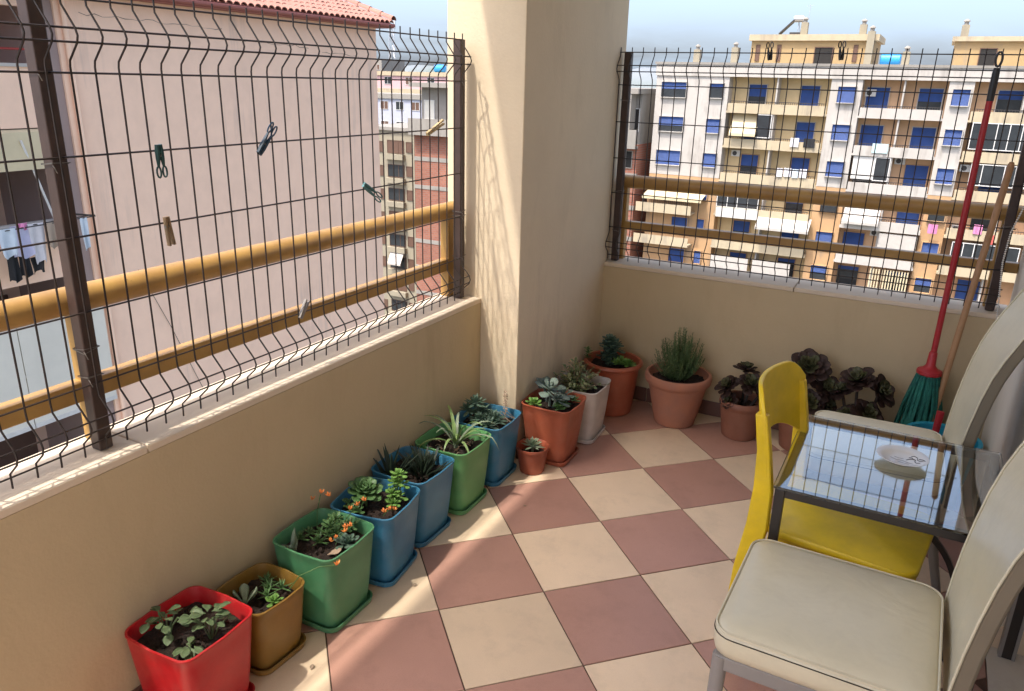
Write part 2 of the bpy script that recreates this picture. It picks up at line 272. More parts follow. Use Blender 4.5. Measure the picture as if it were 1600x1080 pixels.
# ================================================================== the balcony
PX, PY, HP, XW = .185, .970, .735, 2.03        # pillar, parapet height, house wall
YN = -5.3
fl = link('floor', bx(-.02, 2.42, YN, .02, -.16, -.006), 'grout', kind='structure')
def clip(poly, ax, val, keep):
    out = []
    for i, q in enumerate(poly):
        w = poly[i - 1]; a = (w[ax] - val) * keep; b = (q[ax] - val) * keep
        if (a >= 0) != (b >= 0):
            t = a / (a - b); out.append((w[0] + (q[0] - w[0]) * t, w[1] + (q[1] - w[1]) * t))
        if b >= 0: out.append(q)
    return out
S = .36; tx, ty = .2100, -1.2546; ta = R(45.09); A = Vector((math.cos(ta), math.sin(ta))); Bv = Vector((A.y, -A.x)); g = .0022
whole = {}
for i in range(-12, 16):
    for j in range(-8, 16):
        c = [Vector((tx, ty)) + S * ((i + a) * A + (j + b) * Bv) + g * ((1 if a == 0 else -1) * A + (1 if b == 0 else -1) * Bv) for a, b in ((0, 0), (1, 0), (1, 1), (0, 1))]
        poly = [(q.x, q.y) for q in c]; full = len(poly)
        cl = poly
        for ax, v, k in ((0, .002, 1), (0, XW - .002, -1), (1, YN + .002, 1), (1, -.002, -1)): cl = clip(cl, ax, v, k) if cl else cl
        if len(cl) < 3: continue
        ar = abs(sum(cl[q - 1][0] * cl[q][1] - cl[q][0] * cl[q - 1][1] for q in range(len(cl)))) / 2
        if ar < .0015: continue
        if max(q[1] for q in cl) < -4.4: continue
        cx = sum(q[0] for q in cl) / len(cl); cy = sum(q[1] for q in cl) / len(cl)
        ins = [(q[0] + (cx - q[0]) * .012, q[1] + (cy - q[1]) * .012) for q in cl]
        gg = G(); gg.loops([[(x - cx, y - cy, -.004) for x, y in cl], [(x - cx, y - cy, -.0008) for x, y in cl], [(x - cx, y - cy, 0) for x, y in ins]])
        link('tile', gg, 'tile_red' if (i + j) % 2 == 0 else 'tile_light', fl, loc=(cx, cy, random.uniform(-.0004, .0004)))
# marble threshold by the door
link('threshold', bx(XW + .002, 2.40, -2.4, -1.302, -.1, .001), 'marble', kind='structure')

# left parapet, back parapet with marble coping stones
pw = thing('parapet_wall', 'long low cream plastered parapet carrying the fence above the square flower pots', 'parapet wall', (0, 0, 0))
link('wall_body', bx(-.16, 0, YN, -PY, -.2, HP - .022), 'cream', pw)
for k, (a, b) in enumerate(((-4.9, -3.772), (-3.768, -2.637), (-2.633, -1.502), (-1.498, -PY - .001))):
    link('coping_stone', G().prism([(-.186, HP - .0215), (.0012, HP - .0215), (.0012, HP - .001), (-.186, HP + .003)], 'y', a, b), 'coping', pw, bev=.003)
bw = thing('parapet_wall', 'low cream plastered parapet behind the round clay pots and the mop', 'parapet wall')
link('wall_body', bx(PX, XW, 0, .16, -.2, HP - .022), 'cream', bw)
for a, b in ((PX + .001, 1.148), (1.152, XW - .001)):
    link('coping_stone', G().prism([(-.0012, HP - .0215), (.2, HP - .0215), (.2, HP + .003), (-.0012, HP - .001)], 'x', a, b), 'coping', bw, bev=.003)
for a, b in ((PX + .012, .4775), (.4815, .9), (.904, 1.3), (1.304, 1.7), (1.704, XW - .02)):
    link('skirting_tile', bx(a, b, -.012, -.0005, .001, .078), 'skirt', bw, bev=.002)
for k in range(9):
    link('skirting_tile', bx(.0005, .012, -PY - .002 - .4 * (k + 1) + .004, -PY - .002 - .4 * k, .001, .078), 'skirt', pw, bev=.002)
pl = thing('pillar', 'tall cream plastered corner pillar with a narrow sunlit face', 'pillar')
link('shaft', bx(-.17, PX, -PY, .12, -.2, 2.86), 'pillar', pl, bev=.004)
for k in range(2): link('skirting_tile', bx(PX + .0005, PX + .012, -PY + .01 + .47 * k, -PY + .01 + .47 * k + .466, .001, .078), 'skirt', pl, bev=.002)
link('ceiling', bx(-.20, 2.7, YN, .2, 2.86, 3.06), 'ceiling', kind='structure')
hw = thing('house_wall', 'white plastered house wall behind the backs of the cream chairs', 'house wall')
link('wall_body', bx(XW, 2.45, -1.30, .16, -.2, 2.859), 'white_wall', hw, bev=.012)
link('wall_body', bx(XW, 2.45, YN, -2.402, -.2, 2.859), 'white_wall', hw, bev=.012)
link('lintel', bx(XW + .002, 2.45, -2.4, -1.302, 2.2, 2.858), 'white_wall', hw)
for a, b in ((-.402, -.014), (-.806, -.406), (-1.295, -.81)): link('skirting_tile', bx(XW - .012, XW - .0005, a, b, .001, .078), 'tile_light', hw, bev=.002)
link('skirting_tile', bx(XW + .004, 2.28, -1.3125, -1.3005, .002, .078), 'tile_light', hw, bev=.002)
dr = thing('balcony_door', 'white glazed balcony door set back in the house wall', 'door')
link('leaf', bx(2.30, 2.345, -2.396, -1.306, .003, 2.196), 'frame', dr); link('pane', bx(2.29, 2.2985, -2.25, -1.45, .5, 2.05), 'darkglass', dr); link('handle', G().tube([(2.298, -2.32, 1.05), (2.25, -2.32, 1.05), (2.25, -2.2, 1.05)], .009), 'steel', dr, smooth=True)
tr = thing('door_track', 'upright dark bar with pale edges standing on the marble threshold', 'door frame')
link('channel', bx(2.072, 2.098, -1.352, -1.326, .002, 2.19), 'tablemetal', tr); link('edge_strip', bx(2.063, 2.0715, -1.354, -1.324, .002, 2.19), 'greymetal', tr); link('edge_strip', bx(2.0985, 2.107, -1.354, -1.324, .002, 2.19), 'greymetal', tr)

# ---------------------------------------------------------------- fences
FOLD = [(1.795, 0), (1.760, 0), (1.712, .036), (1.697, .041), (1.683, .036), (1.648, .003), (1.635, 0), (.905, 0), (.885, .002), (.846, .037), (.829, .042), (.812, .036), (.782, .002), (.745, 0)]
HZ = [(1.773, 0), (1.712, .036), (1.684, .036), (1.622, 0), (1.446, 0), (1.269, 0), (1.094, 0), (.917, 0), (.843, .036), (.815, .036), (.769, 0)]
SP = .0573
def fence(label, axis, start, count, plane, ext=.012):
    """axis 'y': runs along y, bulging to +x;  axis 'x': runs along x, bulging to -y"""
    t = thing('wire_fence', label, 'fence', group='welded mesh fence panels')
    r = .0024
    path = [(plane + o, 0, z) for z, o in FOLD] if axis == 'y' else [(0, plane - o, z) for z, o in FOLD]
    me = G().tube(path, r, 5).mesh('vertical_wire')
    for k in range(count):
        p = start + k * SP + random.uniform(-.0012, .0012)
        link('vertical_wire', me, 'fence', t, smooth=(k == 0), loc=(0, p, 0) if axis == 'y' else (p, 0, 0))
    a, b = start - ext, start + (count - 1) * SP + .012
    for z, o in HZ:
        d = .0045
        pt = [(plane + o - d, a, z), (plane + o - d, b, z)] if axis == 'y' else [(a, plane - o + d, z), (b, plane - o + d, z)]
        link('horizontal_wire', G().tube(pt, .0024, 6), 'fence', t, smooth=True)
    return t
n1 = 29
fence('welded brown wire mesh fence panel hung with clothes pegs in front of the pink building', 'y', -2.653, n1, -.05, .05)
fence('welded brown wire mesh fence panel by the laundry balcony', 'y', -2.71 - 29 * SP, 30, -.05)
fence('welded brown wire mesh fence panel in front of the white and orange apartment block', 'x', .19, 32, .035)
def post(label, x, y, ties, w=.0175, top=1.776):
    t = thing('fence_post', label, 'post', (x, y, 0), group='brown fence posts')
    link('shaft', bx(-w, w, -w, w, HP + .003, top), 'fencepost', t, bev=.003)
    for z in ties:
        g = G(); ww = w + .003
        rng = random.Random(z)
        for q in range(2):
            dz = rng.uniform(-.008, .008)
            g.tube([(-ww, -ww, z), (ww, -ww, z + dz), (ww, ww, z + .004), (-ww, ww, z - dz), (-ww, -ww, z + .002)], .0011, 4)
        g.tube([(ww, -ww, z), (ww + .012, -ww - .004, z - .004), (ww + .016, -ww - .002, z - .015)], .0011, 4)
        link('tie_wire', g, 'wire', t)
    return t
post('brown square fence post between the laundry balcony and the pink wall', -.078, -2.703, (1.43, 1.0, .93, 1.62))
post('brown square fence post beside the sunlit corner pillar', -.078, -1.026, (1.62, 1.09, 1.11, .92))
post('brown square fence post between the pillar and the white apartment block', .222, .062, (1.55, 1.1, .9))
post('brown square fence post beside the house wall behind the mop', 1.952, .062, (1.55, 1.1, .77))
post('brown square fence post standing behind the red flower pot end of the fence', -.078, -4.38, (1.5,))
# mustard railings outside the fence
def railing(label, axis, o, a, b, posts, zt, zl):
    t = thing('balcony_railing', label, 'railing', group='mustard balcony railings')
    P = (lambda s, d, z: (d, s, z)) if axis == 'y' else (lambda s, d, z: (s, d, z))
    link('top_rail', G().tube([P(a, o, zt), P((a + b) / 2, o, zt), P(b, o, zt)], .034, 20), 'rail', t, smooth=True)
    if axis == 'y': link('lower_rail', bx(o - .02, o + .02, a, b, zl - .025, zl + .025), 'rail', t, bev=.003)
    else: link('lower_rail', bx(a, b, o - .02, o + .02, zl - .022, zl + .022), 'rail', t, bev=.003)
    for q in posts:
        if axis == 'y': link('upright', bx(o - .0205, o + .0205, q - .021, q + .021, HP + .001, zt - .02), 'rail', t, bev=.003)
        else: link('upright', bx(q - .021, q + .021, o - .0205, o + .0205, HP + .001, zt - .02), 'rail', t, bev=.003)
railing('mustard yellow painted railing along the long parapet', 'y', -.143, -4.9, -PY - .001, (-4.38, -2.672, -1.018), 1.105, .877)
railing('mustard yellow painted railing between the corner pillar and the house wall', 'x', .135, PX + .001, XW - .002, (.225, 1.95), 1.145, .918)

# ---------------------------------------------------------------- clothes pegs
def peg(label, m, a, b, kind, plane='x'):
    """a: jaw end, b: handle end, both 3d points in the fence plane"""
    a = Vector(a); b = Vector(b); d = (b - a); L = d.length; d.normalize()
    nrm = Vector((1, 0, 0)) if plane == 'x' else Vector((0, -1, 0)); s = nrm.cross(d).normalized()
    t = thing('clothes_peg', label, 'clothes peg', a, group='clothes pegs clipped to the fence wires')
    for sg in (-1, 1):
        g = G()
        if kind == 'loop':
            off = .35 if L < .08 else .3
            c0 = s * sg * .0045; e = d * L * .66 + s * sg * .0075
            g.tube([c0, d * L * .2 + s * sg * .0055, d * L * .42 + s * sg * .006, e], [.0055, .0065, .006, .0032], 6)
            ring = [e + d * (L * .17) + s * sg * .001 + (d * -math.cos(q) * L * .17 + s * sg * math.sin(q) * .0058) for q in [2 * math.pi * k / 12 for k in range(13)]]
            g.tube(ring, .0024, 5)
        else:
            g.loops([[c + s * sg * (.0035 + .0035 * f) + nrm * u * .005 + s * v * .003 for u, v in ((-1, -1), (1, -1), (1, 1), (-1, 1))] for f, c in ((0, d * 0), (.4, d * L * .4), (1, d * L))])
        link('arm', g, m, t, smooth=(kind == 'loop'), ang=50)
    link('spring', G().tube([d * L * .33 - s * .008, d * L * .33 + s * .008], .0042, 8), 'wire', t, smooth=True)
x = -.046
peg('dark green plastic clothes peg hanging upright, loops down', 'peggreen', (x, -2.461, 1.461), (x, -2.459, 1.382), 'loop')
peg('weathered brown wooden clothes peg hanging below the green one', 'pegwood', (x, -2.464, 1.285), (x, -2.457, 1.212), 'flat')
peg('navy blue plastic clothes peg tilted upward on the fence', 'pegblue', (x, -2.137, 1.418), (x, -2.068, 1.494), 'loop')
peg('teal plastic clothes peg tilted downward beside the corner of the pink building', 'pegteal', (x, -1.683, 1.287), (x, -1.588, 1.226), 'loop')
peg('straw coloured wooden clothes peg in front of the brick building', 'pegpale', (x, -1.302, 1.433), (x, -1.192, 1.474), 'flat')
peg('grey plastic clothes peg low on the fence by the lower rail', 'peggrey', (x, -2.02, .905), (x, -1.984, .955), 'flat')
peg('black plastic clothes peg with its loop up left of the dark rooftop window', 'pegblack', (.902, .03, 1.743), (.893, .03, 1.818), 'loop', 'y')
peg('black plastic clothes peg with its loop up right of the dark rooftop window', 'pegblack', (1.2, .03, 1.746), (1.194, .03, 1.822), 'loop', 'y')

# ---------------------------------------------------------------- flower pots
def rsq(h, r, z, n=6, hy=None, bow=0.0):
    hy = hy or h; out = []
    for q, (sx, sy) in enumerate(((1, 1), (-1, 1), (-1, -1), (1, -1))):
        for k in range(n + 1):
            a = math.pi / 2 * (q + k / n)
            out.append((sx * (h - r) + r * math.cos(a), sy * (hy - r) + r * math.sin(a), z))
    if bow:
        out2 = []
        for i, q in enumerate(out):
            out2.append(q)
            if i % (n + 1) == n:
                w = out[(i + 1) % len(out)]; mx_, my_ = (q[0] + w[0]) / 2, (q[1] + w[1]) / 2; L = math.hypot(mx_, my_)
                out2.append((mx_ * (1 + bow / L), my_ * (1 + bow / L), z))
        out = out2
    return out
def soil_disc(kind, h, z, seed):
    rng = random.Random(seed); g = G(); N = 16
    vs = []; fs = []
    for i in range(N + 1):
        for j in range(N + 1):
            u = -1 + 2 * i / N; v = -1 + 2 * j / N
            if kind == 'round':
                uu = u * math.sqrt(1 - v * v / 2); vv = v * math.sqrt(1 - u * u / 2); u, v = uu, vv
            else:
                c = max(abs(u), abs(v)); k = 1 - .07 * (abs(u) * abs(v)) ** 3; u *= k; v *= k
            q = Vector((u * h * 18 + seed * 3.1, v * h * 18, seed))
            vs.append((u * h, v * h, z + .012 * mnoise.noise(q) + .009 * mnoise.noise(q * 3.1)))
    fs = [(i * (N + 1) + j, (i + 1) * (N + 1) + j, (i + 1) * (N + 1) + j + 1, i * (N + 1) + j + 1) for i in range(N) for j in range(N)]
    g.add(vs, fs)
    for k in range(26):
        a, b = rng.uniform(-.8, .8) * h, rng.uniform(-.8, .8) * h
        if kind == 'round' and math.hypot(a, b) > .85 * h: continue
        r = rng.uniform(.003, .008); g.lathe([(r * .2, z + .002), (r, z + .006), (r * .7, z + .006 + r), (.0005, z + .007 + r)], 5, (a, b))
    return g
def square_pot(label, m, x, y, h, z, rz=0, saucer=True, soil=.042, taper=.80):
    t = thing('flower_pot', label, 'flower pot', (x, y, 0), rz, 'flower pots on the balcony floor')
    b = h * taper; zb = .008
    L = [rsq(b * .97, .03, zb, bow=.002), rsq(b, .032, zb + .006, bow=.003)]
    for k in (.15, .35, .6, .85, .97): L.append(rsq(b + (h - b) * (k ** .8), .032 + .004 * k, zb + (z - zb) * k, bow=.005))
    L += [rsq(h + .0015, .036, z - .004, bow=.005), rsq(h + .001, .036, z, bow=.005), rsq(h - .004, .034, z + .0005, bow=.005), rsq(h - .006, .033, z - .006, bow=.004), rsq(h - .010, .032, z - .03, bow=.004), rsq(b + (h - b) * .7 - .006, .03, z - .09, bow=.003)]
    link('pot_body', G().loops(L), m, t, smooth=True, ang=50)
    link('soil', soil_disc('sq', h - .013, z - soil, int(abs(x * 991 + y * 737))), 'soil', t, smooth=True)
    if saucer:
        s = b + .012
        link('saucer', G().loops([rsq(s - .008, .034, .0005), rsq(s, .036, .004), rsq(s + .004, .038, .022), rsq(s + .001, .037, .023), rsq(s - .004, .035, .0065)]), m, t, smooth=True, ang=50)
    return t
def round_pot(label, m, x, y, rt, rb, z, rim=0, rimh=0, n=40, soil=.04, bands=()):
    t = thing('flower_pot', label, 'flower pot', (x, y, 0), random.uniform(0, 6), 'flower pots on the balcony floor')
    zz = z - rimh; k = lambda q: rb + (rt - rim - rb) * q
    prof = [(rb * .93, .001), (rb, .006)]
    for q in (.15, .3, .45, .6, .8, .95): prof.append((k(q) + (rim * .15 if q in bands else 0), .006 + (zz - .006) * q))
    if rim: prof += [(k(1), zz - .002), (rt - .006, zz + .004), (rt, zz + .012), (rt + .003, zz + rimh * .55), (rt, z - .006), (rt - .006, z), (rt - .016, z - .002)]
    else: prof += [(rt - .002, z - .014), (rt + .003, z - .012), (rt + .003, z - .001), (rt, z)]
    th = .017 if rim else .006
    prof += [(rt - th, z - .006), (rt - th - .004, z - .03), (rb, z - .1 if z > .15 else z * .4)]
    link('pot_body', G().lathe(prof, n), m, t, smooth=True, ang=38)
    link('soil', soil_disc('round', rt - th - .003, z - soil, int(x * 991 + 50)), 'soil', t, smooth=True)
    return t
square_pot('bright red square flower pot at the end of the row by the mustard pot', 'p_red', .128, -2.676, .119, .276, R(1))
square_pot('small mustard brown square flower pot between the red and the green pots', 'p_mustard', .122, -2.432, .098, .222, R(-2))
square_pot('dark green square flower pot with orange flowers beside the mustard pot', 'p_green', .150, -2.184, .119, .276, R(1))
square_pot('blue square flower pot holding the big green rosette', 'p_blue', .152, -1.925, .119, .274, R(8))
square_pot('blue square flower pot holding the dark spiky aloe', 'p_blue', .124, -1.666, .119, .276, R(0))
square_pot('light green square flower pot holding the spider plant', 'p_green2', .134, -1.404, .119, .276, R(1))
square_pot('blue square flower pot beside the pillar holding grey green succulents', 'p_blue', .137, -1.142, .117, .274, R(2))
square_pot('terracotta red square flower pot holding the silvery ghost plant', 'p_terra', .312, -.842, .118, .278, R(1), taper=.74)
square_pot('white square flower pot holding the variegated shrub', 'p_white', .322, -.560, .119, .268, R(2))
round_pot('tiny round reddish flower pot in front of the terracotta square pot', 'p_small', .298, -1.018, .070, .055, .122)
round_pot('tall round terracotta plastic flower pot in the corner by the pillar', 'p_terra', .350, -.205, .150, .108, .282, .014, .03)
round_pot('round clay flower pot with thick rim holding the rosemary', 'clay', .688, -.178, .163, .100, .268, .016, .052, bands=(.3,))
round_pot('brown round flower pot holding the dark aeonium beside the yellow chair', 'p_brown', 1.012, -.168, .108, .083, .196, .006, .045)
round_pot('brown round flower pot half hidden behind the yellow chair', 'p_brown', 1.285, -.16, .105, .08, .19, .006, .045)
round_pot('brown round flower pot behind the far cream chair seat', 'p_brown', 1.53, -.165, .105, .08, .19, .006, .045)

# ---------------------------------------------------------------- plants
LM = {}
def leafmesh(key, m, prof, thick, curl=0, cup=.0, nseg=None):
    """leaf of unit length along +x; prof: list of (t, halfwidth); closed thick body"""
    k = (key, m)
    if k in LM: return LM[k]
    L = []
    for t, w in prof:
        z = curl * t * t; c = cup * w
        L.append([(t, -w, z + c), (t, -w * .5, z + thick * w * .2), (t, 0, z + thick * w * .25 - 0), (t, w * .5, z + thick * w * .2), (t, w, z + c), (t, 0, z - thick * w)])
    me = G().loops(L).mesh('leaf'); me.materials.append(M[m])
    for f in me.polygons: f.use_smooth = True
    LM[k] = me; return me
SPOON = [(0, .07), (.3, .12), (.6, .22), (.82, .23), (.94, .13), (1, .02)]
POINT = [(0, .14), (.25, .2), (.55, .24), (.78, .17), (.92, .08), (1, .012)]
BLADE = [(0, .045), (.3, .05), (.6, .04), (.85, .022), (1, .004)]
ROUND = [(0, .04), (.18, .09), (.4, .30), (.65, .36), (.87, .24), (.97, .1), (1, .02)]
def leaf(parent, me, base, az, pitch, L, roll=0, w=1):
    o = bpy.data.objects.new('leaf', me); COL.objects.link(o); o.parent = parent
    o.location = base; o.rotation_mode = 'XYZ'
    o.rotation_euler = (Matrix.Rotation(az, 3, 'Z') @ Matrix.Rotation(-pitch, 3, 'Y') @ Matrix.Rotation(roll, 3, 'X')).to_euler()
    o.scale = (L, L * w, L); return o
def leafgeo(g, base, az, pitch, L, prof=POINT, thick=.5, curl=0, w=1):
    mt = Matrix.Translation(base) @ Matrix.Rotation(az, 4, 'Z') @ Matrix.Rotation(-pitch, 4, 'Y')
    lp = []
    for t, hw in prof:
        z = curl * t * t * L; q = hw * L * w
        lp.append([mt @ Vector((t * L, -q, z)), mt @ Vector((t * L, 0, z + thick * q * .3)), mt @ Vector((t * L, q, z)), mt @ Vector((t * L, 0, z - thick * q))])
    g.loops(lp)
def rosette(parent, me, c, n, L, lo=.15, hi=1.35, seed=0, tilt=(0, 0), w=1):
    rng = random.Random(seed)
    T = Matrix.Rotation(tilt[0], 3, 'X') @ Matrix.Rotation(tilt[1], 3, 'Y')
    for k in range(n):
        f = k / (n - 1); az = k * 2.39996 + rng.uniform(-.1, .1); pit = lo + (hi - lo) * f ** 1.3 + rng.uniform(-.07, .07); ln = L * (1 - .62 * f) * rng.uniform(.9, 1.08)
        o = bpy.data.objects.new('leaf', me); COL.objects.link(o); o.parent = parent
        o.location = Vector(c) + T @ Vector((0, 0, f * L * .10))
        o.rotation_euler = (T @ Matrix.Rotation(az, 3, 'Z') @ Matrix.Rotation(-pit, 3, 'Y')).to_euler(); o.scale = (ln, ln * w, ln)
def rosegeo(g, c, n, L, lo=.1, hi=1.3, prof=POINT, thick=.5, seed=0, w=1, curl=0):
    rng = random.Random(seed)
    for k in range(n):
        f = k / max(1, n - 1); az = k * 2.39996 + rng.uniform(-.2, .2); pit = lo + (hi - lo) * f ** 1.2 + rng.uniform(-.12, .12)
        leafgeo(g, Vector(c) + Vector((0, 0, f * L * .1)), az, pit, L * (1 - .5 * f) * rng.uniform(.85, 1.1), prof, thick, curl, w)
PG = 'plants growing in the flower pots'
def plant(name, label, x, y, z, cat='plant'): return thing(name, label, cat, (x, y, z), 0, PG)
def foliage(t, g, m, name='foliage', kind=None): return link(name, g, m, t, smooth=True, ang=60, kind=kind)
def stem(t, pts, r, m='l_green', name='stem'): return link(name, G().tube(pts, r, 5), m, t, smooth=True)

# red pot: round grey-edged leaves on short stems
def seedling(label, x, y, z, n, hgt, spread, seed):
    rng = random.Random(seed); t = plant('leafy_seedling', label, x, y, z)
    me = leafmesh('round', 'l_edge', ROUND, .25, -.18, .25)
    for k in range(n):
        a = rng.uniform(0, 6.28); rr = rng.uniform(.1, 1) * spread; h = hgt * rng.uniform(.45, 1)
        q = (rr * math.cos(a), rr * math.sin(a), h)
        if k % 3 == 0: stem(t, [(0, 0, -.02), (q[0] * .5, q[1] * .5, h * .6), q], .0022, 'l_edge')
        leaf(t, me, q, a + rng.uniform(-.7, .7), rng.uniform(-.35, .5), rng.uniform(.026, .038), rng.uniform(-.4, .4))
    return t
seedling('round leaved seedling at the wall side of the red pot', .085, -2.715, .236, 17, .085, .045, 3)
seedling('tall round leaved seedling nearest the mustard pot in the red pot', .178, -2.655, .236, 22, .075, .05, 5)
seedling('tiny round leaved seedling at the front corner of the red pot', .185, -2.728, .236, 9, .03, .02, 9)
# mustard pot
t = plant('succulent', 'dark green finger leaved succulent at the back of the mustard pot', .12, -2.395, .185); g = G()
for k, (a, b) in enumerate(((0, 0), (.03, .02), (-.03, .02), (.02, -.03))): rosegeo(g, (a, b, .01), 16, .042, .1, 1.4, BLADE, 1.0, k, 1.6)
foliage(t, g, 'l_green')
t = plant('succulent', 'pale grey broad leaved succulent by the red pot in the mustard pot', .105, -2.475, .185)
me = leafmesh('spoonpale', 'l_pale', SPOON, .45, .1, .2); [leaf(t, me, (0, 0, .0), a, p_, l_) for a, p_, l_ in ((.5, .9, .07), (2.4, .7, .06), (4.2, 1.0, .065), (5.4, .5, .05), (1.4, .5, .05))]
t = plant('succulent', 'light green small rosette at the front of the mustard pot', .182, -2.438, .187); g = G(); rosegeo(g, (0, 0, .012), 18, .034, .1, 1.2, SPOON, .7, 2); foliage(t, g, 'l_bright')
# flowers
def flower_stalk(label, x, y, z, pts, buds, m='l_green'):
    t = plant('flower_stalk', label, x, y, z, 'flower'); stem(t, pts, .0017, m)
    for q in buds:
        g = G(); rng = random.Random(int(q[0] * 9999) + 5)
        for k in range(5): leafgeo(g, Vector(q), k * 1.2566 + rng.uniform(-.2, .2), rng.uniform(.4, 1.2), .0145 * rng.uniform(.8, 1.1), [(0, .14), (.35, .24), (.7, .22), (1, .04)], .8, .2)
        foliage(t, g, 'l_flower', 'blossom')
    return t
flower_stalk('thin stalk with an orange flower hanging over the rim between mustard and green pots', .17, -2.37, .19, [(0, 0, 0), (.03, .02, .05), (.075, .055, .075), (.108, .09, .072)], [(.11, .093, .072)])
flower_stalk('upright stalk with three orange buds beside the wall in the green pot', .075, -2.135, .24, [(0, 0, 0), (.0, .005, .06), (.005, .02, .118)], [(.006, .022, .122), (-.008, -.005, .108), (.02, .04, .108)])
flower_stalk('stalk with orange blossoms leaning from the green pot to the first blue pot', .15, -2.12, .24, [(0, 0, 0), (.02, .02, .05), (.03, .06, .08)], [(.03, .062, .08), (.018, .04, .072)])
flower_stalk('cluster of orange blossoms low in the middle of the green pot', .185, -2.175, .24, [(0, 0, 0), (.015, .0, .03), (.03, .01, .05)], [(.03, .012, .05), (.02, .03, .052), (.015, -.012, .035), (.035, .035, .06), (.005, -.025, .028)])
flower_stalk('pair of orange blossoms on the front rim of the blue pot with the big rosette', .215, -1.97, .245, [(0, 0, 0), (.015, 0, .02), (.028, .0, .032)], [(.028, 0, .032), (.02, -.018, .03), (.036, .014, .026)])
flower_stalk('single orange blossom beside the big green rosette', .13, -1.985, .245, [(0, 0, 0), (.01, 0, .03), (.02, .0, .046)], [(.02, 0, .046)])
# green pot
t = plant('succulent', 'bushy dark green finger succulent by the wall in the green pot', .095, -2.2, .235); g = G()
for k in range(7): rosegeo(g, (random.uniform(-.035, .045), random.uniform(-.03, .05), .012), 15, .04, .1, 1.4, BLADE, 1.0, k + 20, 1.5)
foliage(t, g, 'l_green')
t = plant('succulent', 'mid green spreading succulent under the orange flowers in the green pot', .14, -2.125, .235); g = G()
for k in range(7): rosegeo(g, (random.uniform(-.05, .05), random.uniform(-.03, .04), .015 + .02 * random.random()), 14, .038, .1, 1.3, SPOON, .8, k + 30, .8)
foliage(t, g, 'l_green')
t = plant('succulent', 'small green rosette at the front right of the green pot', .218, -2.165, .236); g = G(); rosegeo(g, (0, 0, .012), 22, .05, .15, 1.3, SPOON, .6, 44); foliage(t, g, 'l_blue')
t = plant('withered_plant', 'pale withered sprig by the mustard side of the green pot', .10, -2.272, .236)
me = leafmesh('drypale', 'l_pale', POINT, .3, .25, .3); [leaf(t, me, (random.uniform(-.01, .01), random.uniform(-.01, .01), .01), a, p_, l_) for a, p_, l_ in ((.3, 1.2, .075), (2, .6, .05), (4, .3, .05), (5.3, .8, .045))]
t = plant('fallen_leaf', 'dry tan leaf lying on the soil of the green pot', .205, -2.235, .246, 'leaf'); leaf(t, leafmesh('dry', 'twig', ROUND, .2, .1), (0, 0, 0), 1.0, .1, .045)
for lx, ly, az, lb in ((.318, -1.962, .6, 'tiny pale dry petal lying on the cream tile by the first blue pot'), (.296, -2.43, 2.0, 'tiny dry leaf lying on the floor in front of the mustard pot'), (.42, -1.30, 4.0, 'small dry leaf lying on the dark red tile near the light green pot')):
    t = thing('dry_leaf', lb, 'leaf', (lx, ly, .003), 0, 'dry bits on the floor tiles'); leaf(t, leafmesh('dry', 'twig', ROUND, .2, .1), (0, 0, 0), az, .12, .019)
# first blue pot
t = plant('echeveria', 'big green rosette succulent in the blue pot', .105, -1.93, .262); rosette(t, leafmesh('spoon', 'l_green', SPOON, .5, .14, .25), (0, 0, .02), 34, .074, .05, 1.35, 4, (R(8), R(14)), 1.15); stem(t, [(0, 0, -.04), (0, 0, .03)], .012)
t = plant('succulent', 'upright green jade like succulent in the blue pot with the big rosette', .2, -1.9, .24); g = G()
for k, (a, b, h) in enumerate(((0, 0, .05), (-.005, .045, .10), (.01, .02, .03), (0, .05, .06), (.015, -.02, .025), (-.01, .03, .075))):
    g.tube([(a * .5, b * .5, -.01), (a, b, h)], .004, 5); rosegeo(g, (a, b, h), 16, .036, .0, 1.3, SPOON, .8, k + 60)
foliage(t, g, 'l_bright')
t = plant('succulent', 'small creeping green succulent by the green pot side of the blue pot', .1, -2.005, .245); g = G()
for k in range(4): rosegeo(g, (random.uniform(-.02, .035), random.uniform(-.01, .02), .01), 10, .034, .1, 1.2, SPOON, .7, k + 70)
foliage(t, g, 'l_green')
# second blue pot: dark spiky aloe
def spiky(label, x, y, z, n, L, m, seed, spread=.05, lo=.55, hi=1.5, curl=-.15):
    rng = random.Random(seed); t = plant('aloe', label, x, y, z); me = leafmesh('blade%g' % curl, m, [(0, .06), (.25, .065), (.55, .05), (.82, .027), (1, .004)], .6, curl, .3)
    for k in range(n):
        a = rng.uniform(0, 6.28); r = rng.uniform(0, 1) * spread
        leaf(t, me, (r * math.cos(a), r * math.sin(a), 0), a + rng.uniform(-.5, .5), hi - (hi - lo) * (r / spread) + rng.uniform(-.15, .15), L * rng.uniform(.65, 1.1))
    return t
spiky('dark spiky aloe filling the second blue pot', .145, -1.635, .232, 80, .098, 'l_dark', 11, .055, .75)
spiky('few dark upright aloe blades by the wall in the second blue pot', .07, -1.735, .232, 14, .14, 'l_dark', 12, .035, .9, 1.5)
